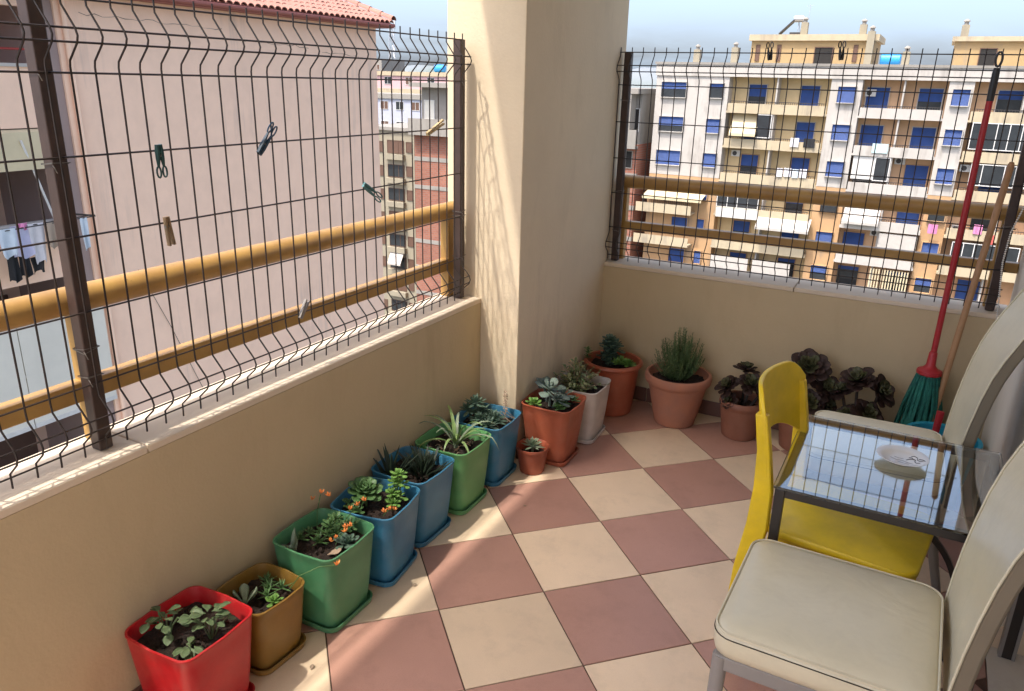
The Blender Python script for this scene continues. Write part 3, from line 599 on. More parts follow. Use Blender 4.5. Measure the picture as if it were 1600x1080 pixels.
# light green pot: spider plant
t = plant('spider_plant', 'variegated spider plant arching over the light green pot', .142, -1.4, .238)
for k in range(17):
    a = k * 2.4 + random.uniform(-.2, .2); L = random.uniform(.15, .26); pt = random.uniform(.75, 1.35); g = G(); lp = []
    for q in range(9):
        s = q / 8; ang = pt - 1.7 * s * s * random.uniform(.85, 1.1) * (1.5 - pt / 1.5 + .35)
        if q == 0: P = Vector((0, 0, 0))
        else: P = P + Vector((math.cos(a) * math.cos(ang), math.sin(a) * math.cos(ang), math.sin(ang))) * L / 8
        wd = .0062 * (1 - s) ** .5 * (.55 + .9 * min(1, 3 * s)) + .0004; sd = Vector((-math.sin(a), math.cos(a), 0)) * wd; up = Vector((0, 0, wd * .35))
        lp.append([P - sd + up, P + Vector((0, 0, .0003)), P + sd + up, P - Vector((0, 0, .0006))])
    g.loops(lp); link('leaf', g, 'l_spider' if k % 3 else 'l_pale', t, smooth=True, ang=70)
stem(t, [(0, 0, -.01), (.002, 0, .03)], .012, 'l_pale')
t = plant('plant_litter', 'dry twigs and leaves on the soil of the light green pot', .142, -1.405, .241, 'litter'); g = G()
for k in range(22):
    a = random.uniform(0, 6.28); c = Vector((random.uniform(-.08, .08), random.uniform(-.08, .08), .004)); d = Vector((math.cos(a), math.sin(a), random.uniform(-.1, .3))) * random.uniform(.012, .035); g.tube([c - d * .5 + Vector((0, 0, .004)), c + Vector((0, 0, .008)), c + d * .5 + Vector((0, 0, .003))], .0017, 4)
link('twigs', g, 'twig', t, kind='stuff')
# third blue pot
t = plant('succulent', 'tall grey green spiky succulent by the wall in the blue pot beside the pillar', .092, -1.165, .24); g = G()
for k, (a, b, h) in enumerate(((0, 0, .09), (.02, .02, .05), (-.02, -.02, .06), (.03, -.02, .03))):
    g.tube([(a * .4, b * .4, -.01), (a, b, h)], .005, 5); rosegeo(g, (a, b, h), 30, .058, -.1, 1.45, POINT, .7, k + 80, .6)
foliage(t, g, 'l_blue')
t = plant('succulent', 'low grey green spiky succulent at the front of the blue pot beside the pillar', .16, -1.165, .24); g = G()
for k in range(6): rosegeo(g, (random.uniform(-.03, .03), random.uniform(-.04, .03), .02), 24, .062, .1, 1.5, POINT, .7, k + 90, .5)
foliage(t, g, 'l_blue')
t = plant('withered_plant', 'dry curled brown stalk standing in the blue pot beside the pillar', .185, -1.08, .24); g = G()
g.tube([(0, 0, 0), (.004, .01, .05), (-.004, .016, .09), (-.014, .022, .128)], .0022, 5)
for k in range(9):
    f = .35 + .65 * k / 8; rosegeo(g, (-.012 * f, .02 * f, .128 * f), 2, .02, -.3, .6, ROUND, .3, k, .9)
foliage(t, g, 'twig')
g = G(); [g.tube([(.0, -.02, .0), (random.uniform(-.02, .02), -.01 + random.uniform(-.02, .03), .045), (.03 + random.uniform(-.02, .02), random.uniform(-.03, .03), .004)], .0018, 4) for k in range(5)]
link('dry_stem', g, 'twig', t)
# tiny pot
t = plant('succulent', 'pale green spiky rosette in the tiny round pot', .298, -1.018, .088); g = G(); rosegeo(g, (0, 0, .03), 40, .058, .05, 1.5, POINT, .6, 5, .5); g.tube([(0, 0, -.01), (0, 0, .035)], .006, 5); foliage(t, g, 'l_pale')
# terracotta square pot
t = plant('ghost_plant', 'silvery ghost plant with wide leaves filling the terracotta square pot', .285, -.83, .25)
mg_ = leafmesh('ghost', 'l_ghost', SPOON, .4, .12, .25)
for k, (a, b, h, L, n_) in enumerate(((0, 0, .06, .095, 16), (.05, -.04, .04, .07, 12), (-.05, .04, .06, .07, 12), (.045, .055, .03, .06, 10))):
    stem(t, [(a * .3, b * .3, -.03), (a, b, h)], .006, 'l_ghost'); rosette(t, mg_, (a, b, h), n_, L, -.15, 1.2, k + 5, (random.uniform(-.3, .3), random.uniform(-.1, .4)), 1.1)
t = plant('succulent', 'bright green small rosette at the pillar corner of the terracotta square pot', .25, -.925, .262); g = G(); rosegeo(g, (0, 0, .012), 20, .044, .1, 1.2, SPOON, .6, 3, 1.1); foliage(t, g, 'l_bright')
t = plant('succulent', 'small green trailing succulents along the front rim of the terracotta square pot', .365, -.85, .25); g = G()
for k in range(7): rosegeo(g, (random.uniform(-.035, .03), random.uniform(-.07, .08), .014), 14, .036, .1, 1.4, POINT, .7, k + 130, .8)
foliage(t, g, 'l_green')
# white pot: variegated shrub
t = plant('variegated_shrub', 'bushy cream and green variegated shrub in the white square pot', .30, -.575, .23); g = G(); rng = random.Random(4); g2 = G()
for k in range(85):
    a = rng.uniform(0, 6.28); el = rng.uniform(.25, 1.5); L = rng.uniform(.06, .15); e = Vector((math.cos(a) * math.cos(el), math.sin(a) * math.cos(el), math.sin(el))) * L
    g2.tube([(0, 0, 0), e * .5 + Vector((0, 0, .008)), e], .0018, 4)
    for q in range(6): f = .4 + .6 * q / 5; leafgeo(g, e * f, a + q * 2.4, rng.uniform(-.3, 1), rng.uniform(.019, .031), SPOON, .5, .1, 1.2)
foliage(t, g, 'l_var'); link('branches', g2, 'twig', t, smooth=True)
# big round pot
t = plant('succulent', 'dark green column of succulent leaves in the tall round pot', .325, -.19, .245); g = G()
for k in range(16):
    h = .135 * (k / 15); a = k * 2.4; r = .035 * math.sqrt((k % 5) / 5 + .1); rosegeo(g, (r * math.cos(a), r * math.sin(a), h), 16, .046, -.1, 1.2, SPOON, .6, k + 150, 1.2)
foliage(t, g, 'l_blue')
t = plant('succulent', 'light green loose rosette beside the dark column in the tall round pot', .405, -.22, .25); g = G()
for k in range(4): rosegeo(g, (random.uniform(-.03, .03), random.uniform(-.03, .03), .02), 16, .055, .1, 1.3, POINT, .5, k + 170, .8)
foliage(t, g, 'l_bright')
t = plant('succulent', 'small dull sprig at the pillar side of the tall round pot', .235, -.23, .25); g = G()
for k in range(3): rosegeo(g, (random.uniform(-.02, .02), random.uniform(-.02, .02), .03 + .02 * k), 10, .032, .0, 1.3, POINT, .5, k + 180, .8)
foliage(t, g, 'l_green')
# rosemary
t = plant('rosemary_bush', 'feathery green rosemary bush in the clay pot', .688, -.178, .235); g = G(); g2 = G(); rng = random.Random(21)
for k in range(170):
    a = rng.uniform(0, 6.28); sp = rng.uniform(0, 1) ** .7; hmax = .285 - .155 * sp ** 1.4; L = hmax * rng.choice((rng.uniform(.45, .8), rng.uniform(.75, 1.05)))
    if k in (3, 40, 77): L *= 1.14; sp *= .4
    b = Vector((.045 * sp * math.cos(a), .045 * sp * math.sin(a), 0)); e = Vector((.145 * sp * math.cos(a), .145 * sp * math.sin(a), L))
    md = (b + e) / 2 + Vector((math.cos(a), math.sin(a), 0)) * .02 * sp; pts = [b, md, e]; g2.tube(pts, .0013, 3)
    nn = int(L / .0062)
    for q in range(nn):
        f = .12 + .88 * q / nn; P = b * (1 - f) ** 2 + md * 2 * f * (1 - f) + e * f * f
        az = q * 2.4 + k; leafgeo(g, P, az, rng.uniform(.25, .95), .021 * (1.12 - .55 * f) * rng.uniform(.7, 1.2), [(0, .07), (.5, .105), (1, .03)], .6)
foliage(t, g, 'l_rose', kind='stuff'); link('branches', g2, 'l_rose', t)
# aeoniums
def aeonium(label, x, y, z, heads, seed):
    t = plant('aeonium', label, x, y, z); me = leafmesh('aeo', 'l_aeo', SPOON, .3, .1, .3); mc = leafmesh('aeoc', 'l_aeoc', SPOON, .3, .1, .3)
    for k, (a, b, h, L, n_, tl) in enumerate(heads):
        stem(t, [(a * .25, b * .25, -.03), (a * .7, b * .7, h * .5), (a, b, h)], .007, 'bark')
        rng = random.Random(seed + k); T = Matrix.Rotation(tl[0], 3, 'X') @ Matrix.Rotation(tl[1], 3, 'Y'); n_ = int(n_ * 1.35)
        for q in range(n_):
            f = q / (n_ - 1); ln = L * (1 - .6 * f) * rng.uniform(.88, 1.1)
            o = bpy.data.objects.new('leaf', mc if f > .55 else me); COL.objects.link(o); o.parent = t; o.location = (a, b, h + f * .01)
            o.rotation_euler = (T @ Matrix.Rotation(q * 2.39996 + rng.uniform(-.12, .12), 3, 'Z') @ Matrix.Rotation(-(-.05 + 1.25 * f ** 1.2 + rng.uniform(-.1, .1)), 3, 'Y')).to_euler(); o.scale = (ln, ln * 1.25, ln)
aeonium('dark maroon aeonium in the brown pot left of the yellow chair', 1.012, -.168, .15, [(-.07, -.03, .10, .075, 24, (.5, -.5)), (.03, -.03, .13, .078, 26, (.45, .15)), (-.01, .05, .17, .07, 22, (-.1, 0)), (.08, -.02, .09, .07, 22, (.3, .6)), (-.05, -.07, .04, .055, 18, (.8, -.5))], 1)
aeonium('tall dark aeonium with green heart behind the back of the yellow chair', 1.285, -.155, .15, [(0, 0, .25, .105, 30, (.75, .05)), (.085, -.01, .17, .085, 26, (.6, .5)), (-.08, 0, .16, .08, 24, (.4, -.6)), (.03, -.05, .1, .08, 24, (.9, .2)), (.1, 0, .08, .07, 20, (.6, .8)), (-.04, -.05, .05, .07, 20, (.8, -.3))], 40)
aeonium('spreading dark aeonium behind the far cream seat next to the mop', 1.53, -.165, .15, [(-.03, 0, .23, .095, 26, (.35, -.2)), (.065, 0, .20, .09, 26, (.5, .75)), (-.085, 0, .17, .075, 22, (.4, -.5)), (.03, -.05, .1, .085, 24, (.7, .4)), (-.05, -.03, .07, .07, 20, (.7, -.4))], 80)

# ---------------------------------------------------------------- glass table
tb = thing('glass_table', 'small square glass topped table with dark steel frame between the two cream chairs', 'table')
X0, X1, Y0, Y1, H = 1.395, 1.963, -1.770, -1.200, .600
link('glass_top', G().loops([rsq((X1 - X0) / 2 - .002, .006, 0, 3), rsq((X1 - X0) / 2, .007, .002, 3), rsq((X1 - X0) / 2, .007, .006, 3), rsq((X1 - X0) / 2 - .002, .006, .008, 3)]), 'glass', tb, loc=((X0 + X1) / 2, (Y0 + Y1) / 2, H - .008))
w = .026; i = .006
for (a, b) in ((X0 + i, Y0 + i), (X1 - i - w, Y0 + i), (X0 + i, Y1 - i - w), (X1 - i - w, Y1 - i - w)): link('leg', bx(a, a + w, b, b + w, .001, H - .0095), 'tablemetal', tb, bev=.002)
for y in (Y0 + i + .002, Y1 - i - w + .002):
    link('frame_rail', bx(X0 + i + w, X1 - i - w, y, y + w - .004, H - .032, H - .0095), 'tablemetal', tb, bev=.002)
    link('stretcher', bx(X0 + i + w, X1 - i - w, y, y + w - .004, .035, .057), 'tablemetal', tb, bev=.002)
    xm = (X0 + X1) / 2; aa = (X1 - X0) / 2 - i - w; g = G(); pts = [(xm + aa * math.cos(q), y + .011, .06 + .27 * math.sin(q)) for q in [math.pi * k / 28 for k in range(29)]]
    g.tube(pts, .012, 4); link('arched_brace', g, 'tablemetal', tb)
for x in (X0 + i + .002, X1 - i - w + .002): link('frame_rail', bx(x, x + w - .004, Y0 + i + w, Y1 - i - w, H - .032, H - .0095), 'tablemetal', tb, bev=.002)
# plate with drawing
pt_ = thing('china_plate', 'small white china dish with a black ink drawing on the glass table', 'dish', (1.697, -1.428, H + .0012))
link('dish', G().lathe([(.034, 0), (.036, .002), (.05, .008), (.069, .019), (.0705, .0205), (.069, .0212), (.05, .0115), (.034, .0062), (.001, .006)], 48), 'china', pt_, smooth=True, ang=70)
g = G()
def on_dish(x, y):
    r = math.hypot(x, y); z = .0062 if r < .034 else (.0062 + (r - .034) / .016 * .0053 if r < .05 else .0115 + (r - .05) / .019 * .0097)
    return (x, y, z + .0006)
for c in ([(.012, .005), (.022, .016), (.030, .020), (.036, .014), (.034, .004), (.038, -.006), (.048, -.010)], [(.024, .032), (.032, .034), (.040, .026), (.040, .014), (.046, .006), (.056, .004)], [(.018, .026), (.026, .026), (.032, .016)],
          [(-.03, .004), (-.015, -.006), (.0, -.004), (.015, -.012), (.03, -.014)], [(-.02, .014), (-.008, .008), (.004, .01)], [(-.01, -.016), (.006, -.02), (.02, -.022)], [(.044, .018), (.054, .012), (.06, .0)]):
    g.tube([on_dish(*q) for q in c], .0009 if c[0][0] > .01 else .0004, 4)
link('ink_drawing', g, 'ink', pt_)

# ---------------------------------------------------------------- cream vinyl chairs (face -x)
def cream_chair(label, y0, y1, xf, ztop, xb=0, rz=0):
    t = thing('dining_chair', label, 'chair', ((xf + 1.835) / 2, (y0 + y1) / 2, 0), rz, 'cream dining chairs')
    hx, hy = (1.835 - xf) / 2, (y1 - y0) / 2; r = .05
    L = [rsq(hx - .012, r, .375, 6, hy - .012), rsq(hx - .004, r, .382, 6, hy - .004), rsq(hx, r, .40, 6, hy), rsq(hx, r, ztop - .022, 6, hy), rsq(hx - .003, r, ztop - .011, 6, hy - .003), rsq(hx - .012, r - .004, ztop - .003, 6, hy - .012),
         rsq(hx - .035, r - .01, ztop + .004, 6, hy - .035), rsq(hx - .09, .05, ztop + .010, 6, hy - .09), rsq(hx - .15, .04, ztop + .012, 6, hy - .15)]
    s = link('seat', G().loops(L), 'vinyl', t, smooth=True, ang=80)
    lp = rsq(hx - .003, r, ztop - .007, 6, hy - .003); lp2 = rsq(hx + .0008, r, ztop - .0175, 6, hy + .0008)
    link('piping', G().tube(lp + lp[:1], .0032, 6), 'vinyl', s, smooth=True); link('seam', G().tube(lp2 + lp2[:1], .0013, 4), 'seam', s)
    # frame and legs
    f = G()
    for (a, b, c, d) in ((-hx + .012, hx - .01, -hy + .012, -hy + .036), (-hx + .012, hx - .01, hy - .036, hy - .012), (-hx + .012, -hx + .036, -hy + .037, hy - .037), (hx - .04, hx - .016, -hy + .037, hy - .037)): f.box(a, b, c, d, .335, .374)
    link('seat_frame', f, 'greymetal', t, bev=.004)
    for sy in (-1, 1):
        link('leg', G().tube([(-hx + .026, sy * (hy - .026), .37), (-hx + .022, sy * (hy - .022), .18), (-hx + .012, sy * (hy - .018), .001)], [.019, .017, .014], 10), 'greymetal', t, smooth=True, ang=50)
        link('leg', G().tube([(hx - .02, sy * (hy - .03), .37), (hx + .01, sy * (hy - .03), .18), (hx + .055, sy * (hy - .03), .001)], [.018, .016, .013], 10), 'greymetal', t, smooth=True, ang=50)
    # curved back: profile in x,z swept across y, narrowing at the top
    prof = [(1.842, .345), (1.842, .42), (1.846, .50), (1.853, .58), (1.863, .66), (1.876, .74), (1.892, .81), (1.912, .87), (1.935, .925), (1.958, .975), (1.975, 1.02), (1.984, 1.06)]
    ox = (xf + 1.835) / 2; th = .034; NY = 10; lp = []; N = len(prof)
    for k, (px, pz) in enumerate(prof):
        a = Vector(prof[max(0, k - 1)]); b = Vector(prof[min(N - 1, k + 1)]); d = (b - a).normalized(); nx, nz = d.y, -d.x
        ht = hy - .012 - .05 * max(0, (k - 8) / 3) ** 2 - (.0 if k < N - 1 else .03); thk = th if k < N - 1 else th * .6
        fr = []; bk = []
        for q in range(NY + 1):
            v = -1 + 2 * q / NY; bow = .012 * (1 - v * v)
            fr.append((px - ox + bow, v * ht, pz)); bk.append((px - ox + bow + nx * thk, v * ht, pz + nz * thk))
        lp.append(fr + bk[::-1])
    bk_ = link('backrest', G().loops(lp), 'vinyl', t, smooth=True, ang=50, bev=.006)
    bk_.data.materials.append(M['vinyl_edge'])
    nn = len(lp[0])
    for f in bk_.data.polygons:
        if len(f.vertices) == 4:
            ids = sorted(v % nn for v in f.vertices)
            side = set(ids)
            if all(i_ > NY for i_ in side) or side <= {0, nn - 1} or side <= {NY, NY + 1}: f.material_index = 1
    for sgn in (-1, 1):
        pth = [(px - ox - .001, sgn * (hy - .012 - .05 * max(0, (k - 8) / 3) ** 2), pz) for k, (px, pz) in enumerate(prof[:-1])]
        link('piping', G().tube(pth, .003, 6), 'vinyl', bk_, smooth=True)
    return t
cream_chair('cream vinyl chair with curved back and grey legs in front of the glass table', -2.245, -1.79, 1.366, .452, rz=R(-1))
cream_chair('cream vinyl chair with curved back between the glass table and the mop', -1.175, -.74, 1.40, .452, rz=R(2))

# ---------------------------------------------------------------- yellow chair (faces +x)
yc = thing('yellow_chair', 'yellow painted wooden chair with rounded back pushed under the glass table', 'chair', (1.587, -1.540, 0), R(-8))
# local: back stiles at x about -.2, seat x -.19 .. .21
hw_ = .185
seat = [rsq(.20, .05, .405, 6, hw_), rsq(.205, .055, .409, 6, hw_ + .004), rsq(.205, .055, .424, 6, hw_ + .004), rsq(.20, .05, .429, 6, hw_)]
link('seat', G().loops(seat), 'yellow', yc, smooth=True, ang=50, loc=(.012, 0, 0))
for sy in (-1, 1):
    pr = [(-.246, .001), (-.238, .13), (-.226, .27), (-.206, .42), (-.204, .54), (-.216, .655), (-.236, .765)]; lp = []
    for k, (px, pz) in enumerate(pr):
        f = k / 6; wx = (.017 + .014 * math.sin(math.pi * min(1, f * 1.15))) ; wy = .0135
        lp.append([(px - wx, sy * (hw_ - .012) - wy, pz), (px + wx, sy * (hw_ - .012) - wy, pz), (px + wx, sy * (hw_ - .012) + wy, pz), (px - wx, sy * (hw_ - .012) + wy, pz)])
    link('back_leg', G().loops(lp), 'yellow', yc, smooth=True, ang=50, bev=.004)
    link('front_leg', G().tube([(.175, sy * (hw_ - .03), .408), (.175, sy * (hw_ - .03), .36), (.178, sy * (hw_ - .026), .15), (.184, sy * (hw_ - .022), .001)], [.024, .02, .018, .014], 12), 'yellow', yc, smooth=True, ang=50)
    link('apron', bx(-.175, .155, sy * (hw_ - .03) - .008, sy * (hw_ - .03) + .008, .36, .4045), 'yellow', yc, bev=.003)
link('apron', bx(.167, .183, -hw_ + .052, hw_ - .052, .362, .4045), 'yellow', yc, bev=.003)
# back panel: arched bottom, rounded top, curved in plan
NX, NZ = 18, 10; fr = []; vs = []; fs = []
def bp_(u, s):   # u -1..1 across, s 0..1 up
    bot = .60 + .075 * (1 - (abs(u)) ** 2.2) - .02; top = .832 - .055 * max(0, (abs(u) - .62) / .38) ** 2.2
    z = bot + (top - bot) * s; yy = u * (hw_ + .002); x = -.203 - .05 * (1 - u * u) - (z - .6) * .155
    return x, yy, z
for side in (0, 1):
    for a in range(NX + 1):
        for b in range(NZ + 1):
            q = bp_(-1 + 2 * a / NX, b / NZ); vs.append((q[0] + (.007 if side else -.007), q[1], q[2]))
n0 = (NX + 1) * (NZ + 1); ix = lambda a, b, s: s * n0 + a * (NZ + 1) + b
for a in range(NX):
    for b in range(NZ):
        fs.append((ix(a, b, 1), ix(a + 1, b, 1), ix(a + 1, b + 1, 1), ix(a, b + 1, 1))); fs.append((ix(a, b + 1, 0), ix(a + 1, b + 1, 0), ix(a + 1, b, 0), ix(a, b, 0)))
    fs.append((ix(a, 0, 0), ix(a + 1, 0, 0), ix(a + 1, 0, 1), ix(a, 0, 1))); fs.append((ix(a, NZ, 1), ix(a + 1, NZ, 1), ix(a + 1, NZ, 0), ix(a, NZ, 0)))
for b in range(NZ):
    fs.append((ix(0, b, 1), ix(0, b + 1, 1), ix(0, b + 1, 0), ix(0, b, 0))); fs.append((ix(NX, b, 0), ix(NX, b + 1, 0), ix(NX, b + 1, 1), ix(NX, b, 1)))
link('backrest', G().add(vs, fs), 'yellow', yc, smooth=True, ang=50, bev=.003)

# ---------------------------------------------------------------- mop, stick, basin, bottle, brush, cord
mo = thing('mop', 'red handled mop with green strings leaning on the fence', 'mop', (1.772, -.11, 0))
def along(f): return (0 + .012 * f, .085 * f, .47 + 1.31 * f)
link('handle', G().tube([along(0), along(.25), along(.5), along(.75), along(.86)], .0125, 12), 'mop_red', mo, smooth=True)
g = G(); e = Vector(along(1)); g.tube([along(.86), along(.9), along(.94), along(.955)], [.0135, .0145, .014, .012], 10)
ring = [e - Vector((0, 0, .026)) + Vector((.011 * math.sin(q), 0, .027 * math.cos(q))) for q in [2 * math.pi * k / 16 for k in range(17)]]; g.tube(ring, .0045, 6)
link('hanging_end', g, 'pegblack', mo, smooth=True)
link('socket', G().lathe([(.045, .455), (.052, .462), (.05, .476), (.03, .485), (.019, .50), (.0165, .555), (.014, .56)], 18), 'mop_red', mo, smooth=True)
for k in range(64):
    a = 2 * math.pi * k / 64 + random.uniform(-.06, .06); lay = k % 3; rr = (.048, .038, .028)[lay]; r2 = (.105, .085, .062)[lay] * random.uniform(.86, 1.1); w1, w2 = random.uniform(-.16, .16), random.uniform(-.2, .2)
    pts = [(rr * math.cos(a) * .9, rr * math.sin(a) * .9, .46), (rr * 1.15 * math.cos(a), rr * 1.05 * math.sin(a), .41), (r2 * .72 * math.cos(a + w1), r2 * .6 * math.sin(a + w1), .31), (r2 * .9 * math.cos(a + w2), min(.085, r2 * .75 * math.sin(a + w2)), .19), (r2 * math.cos(a + w1), min(.085, r2 * .8 * math.sin(a + w1)), .09), (r2 * 1.04 * math.cos(a), min(.085, r2 * .8 * math.sin(a)), .008 + .05 * random.random())]
    link('mop_string', G().tube(pts, [.0065, .008, .0085, .009, .0085, .006], 6, flat=.6), 'mop', mo, smooth=True)
st = thing('broom_stick', 'plain wooden stick leaning on the fence beside the red mop', 'stick', (1.80, -.17, 0))
link('shaft', G().tube([(0, 0, .002), (.052, .075, .68), (.105, .15, 1.355), (.1055, .151, 1.368)], [.0135, .0135, .0135, .008], 14), 'wood', st, smooth=True, ang=50)
bs = thing('plastic_basin', 'turquoise blue plastic basin on the floor in front of the mop', 'basin', (1.86, -.335, 0))
link('tub', G().lathe([(.095, .002), (.1, .006), (.118, .12), (.135, .258), (.146, .262), (.149, .268), (.146, .273), (.132, .27), (.114, .12), (.096, .012), (.002, .010)], 40), 'basin', bs, smooth=True, ang=45)
bo = thing('water_bottle', 'clear plastic water bottle with pale blue cap standing in the basin', 'bottle', (1.888, -.345, .0125))
link('body', G().lathe([(.038, 0), (.041, .006), (.041, .05), (.038, .056), (.041, .064), (.041, .20), (.039, .22), (.030, .265), (.016, .3), (.0135, .312), (.0135, .326)], 24), 'bottle', bo, smooth=True, ang=50)
link('cap', G().lathe([(.0175, .318), (.018, .322), (.018, .342), (.016, .345)], 18), 'c_pale', bo, smooth=True, ang=40); link('label_band', G().lathe([(.0414, .10), (.0416, .102), (.0416, .158), (.0414, .16)], 24, cap0=False, cap1=False), 'c_aqua', bo, smooth=True)
br = thing('scrub_brush', 'red handle of a brush standing in the basin beside the bottle', 'brush', (1.822, -.30, .0125))
link('handle', G().tube([(0, 0, .02), (.01, .015, .2), (.016, .022, .345)], [.012, .014, .016], 8, flat=.6), 'mop_red', br, smooth=True); link('bristles', bx(-.03, .03, -.02, .02, 0, .03), 'c_white', br)
co = thing('beaded_cord', 'white beaded blind cord hanging at the house wall by the fence post', 'cord', (1.99, -.03, .60)); g = G()
pc = [(1.987, -.03, .60), (1.980, -.03, .72), (1.966, -.03, .846), (1.953, -.03, .965), (1.957, -.03, 1.091), (1.981, -.03, 1.195), (2.012, -.03, 1.30), (2.022, -.03, 1.45), (2.022, -.03, 2.2)]
dn = []
for a, b in zip(pc, pc[1:]):
    n_ = int((Vector(b) - Vector(a)).length / .0085)
    for k in range(n_): dn.append(Vector(a).lerp(Vector(b), k / n_))
for q in dn:
    q = q - Vector((1.99, -.03, .60)); g.lathe([(.0008, q.z - .0036), (.0038, q.z - .0018), (.0038, q.z + .0018), (.0008, q.z + .0036)], 6, (q.x, q.y))
link('beads', g, 'cord', co, smooth=True, kind='stuff'); link('string', G().tube([q - Vector((1.99, -.03, .60)) for q in dn[::4]], .0012, 4), 'cord', co)

# ================================================================== beyond the balcony
GZ = -31
g = G(); N = 24; vs = []
link('ground', bx(-900, 900, -600, 1400, GZ - 1, GZ), 'ground', kind='structure')
g = G(); NX, NY = 60, 8; vs = []
for a in range(NX + 1):
    for b in range(NY + 1):
        x = -700 + 1000 * a / NX; y = 420 + 120 * b / NY; f = math.sin(math.pi * b / NY)
        vs.append((x, y, GZ + 1 + f * (40 + 5 * mnoise.noise(Vector((x * .012, 2, 0))) + 2.5 * mnoise.noise(Vector((x * .05, 7, b))))))
g.add(vs, [(a * (NY + 1) + b, (a + 1) * (NY + 1) + b, (a + 1) * (NY + 1) + b + 1, a * (NY + 1) + b + 1) for a in range(NX) for b in range(NY)])
link('hills', g, 'hill', kind='structure', smooth=True)

def win(parent, x0, x1, z0, z1, y, kind='blue', frame='frame', fw=.06, openf=0):
    """window on a wall facing -y at depth y"""
    g = G(); g.box(x0 - fw, x0, y - .07, y - .001, z0 - fw, z1 + fw).box(x1, x1 + fw, y - .07, y - .001, z0 - fw, z1 + fw).box(x0, x1, y - .07, y - .001, z1, z1 + fw).box(x0, x1, y - .10, y - .001, z0 - fw, z0)
    if kind == 'blue':
        fm = 'white_far' if z0 > -6.3 else 'orange_far'; d_ = .17
        g = G(); g.box(x0 - fw, x0, y - d_, y - .001, z0 - fw, z1 + fw).box(x1, x1 + fw, y - d_, y - .001, z0 - fw, z1 + fw).box(x0, x1, y - d_, y - .001, z1, z1 + fw).box(x0, x1, y - d_ - .08, y - .001, z0 - fw, z0)
        if openf:
            zs = z0 + (z1 - z0) * openf
            o = link('window', bx(x0, x1, y - .03, y - .001, z0, zs), 'darkglass', parent); link('shutter', bx(x0, x1, y - .05, y - .002, zs, z1), 'blue', o); link('frame', g, fm, o)
        else:
            o = link('window', bx(x0, x1, y - .045, y - .001, z0, z1), 'blue', parent); link('frame', g, fm, o)
    else:
        o = link('window', bx(x0, x1, y - .03, y - .001, z0, z1), kind, parent)
        nb = max(1, int((x1 - x0) / .75))
        for k in range(1, nb): xx = x0 + (x1 - x0) * k / nb; g.box(xx - .03, xx + .03, y - .06, y - .001, z0, z1)
        link('frame', g, frame, o)
    return o
def railing_far(parent, x0, x1, y, z0, z1, m='iron'):
    g = G(); g.box(x0, x1, y, y + .04, z1 - .05, z1); k = x0
    while k < x1: g.box(k, k + .03, y + .005, y + .035, z0, z1 - .05); k += .18
    link('railing', g, m, parent)
def ac(parent, x, z, y):
    o = link('air_conditioner', bx(x, x + .8, y - .32, y - .001, z, z + .55), 'ac', parent); link('fan_grille', G().loops([[(x + .3 + r * math.cos(q * .3927), y - .33 + d, z + .27 + r * math.sin(q * .3927)) for q in range(16)] for r, d in ((.2, 0), (.2, .009))]), 'iron', o)
def awning(parent, x0, x1, z0, z1, y, out, m):
    g = G(); g.prism([(y - .02, z1), (y - out, z0), (y - out, z0 - .22), (y - out + .03, z0 - .22), (y - out + .03, z0 - .02), (y - .02, z1 - .05)], 'x', x0, x1); link('awning', g, m, parent)

# ---- white and orange apartment block with blue shutters
D = 68.0
ap = thing('apartment_block', 'white and orange apartment block with blue shutters and deep balconies', 'apartment building', (0, D, GZ)); AP0 = ap
class Off: pass
root = ap; ap = link('facade', bx(-21.6, 21, 72.0, 82, GZ + .02, 3.4), 'white_far', root); ap.matrix_parent_inverse = Matrix.Translation((0, -D, -GZ))
ZS = -6.35
def blk(x0, x1, low='orange_far', up='white_far'):
    link('wall', bx(x0, x1, D, D + 4.01, ZS, 2.4), up, ap); link('wall', bx(x0 + .002, x1 - .002, D + .02, D + 4.01, GZ + .02, ZS - .001), low, ap)
for x0, x1 in ((-21.9, -15.3), (-6.9, -4.5), (1.72, 3.45), (9.6, 11.8), (18, 21)): blk(x0, x1)
link('cornice', bx(-22.0, 21.1, D - .12, D + 4.2, 2.402, 3.5), 'white_far', ap); link('roof_edge', bx(-22.1, 21.2, D - .2, D - .121, 3.36, 3.56), 'concrete', ap)
bays = [(-15.3, -6.9, 'yellow_far', 'recess_y', -11.2), (-4.5, 1.72, 'white_far', 'recess_o', -1.4), (3.45, 9.6, 'yellow_far', 'recess_o', 6.9), (11.8, 18, 'white_far', 'recess_o', 15)]
for bi, (x0, x1, pm, wm, xd) in enumerate(bays):
    link('recess_wall', bx(x0 - .01, x1 + .01, D + 1.5, D + 4.0, GZ + .03, 2.4), wm, ap)
    for k in range(10):
        z = -3 * k; m = pm if k < 3 else ('awn_white' if bi % 2 else 'yellow_far'); out = 0 if k < 3 else .5
        link('balcony_slab', bx(x0 + .002, x1 - .002, D - .02 - out, D + 1.499, z - .60, z - .44), m, ap)
        o = link('balcony_parapet', bx(x0 + .1, x1 - .1, D - .06 - out, D + .06 - out, z - .598, z + .22), m, ap)
        if k < 4: railing_far(ap, x0 + .3, x1 - .3, D - out, z + .22, z + .42)
        link('divider', bx(xd - .06, xd + .06, D + .07, D + 1.498, z - .44, z + 2.38), 'white_far', ap)
rngw = random.Random(3)
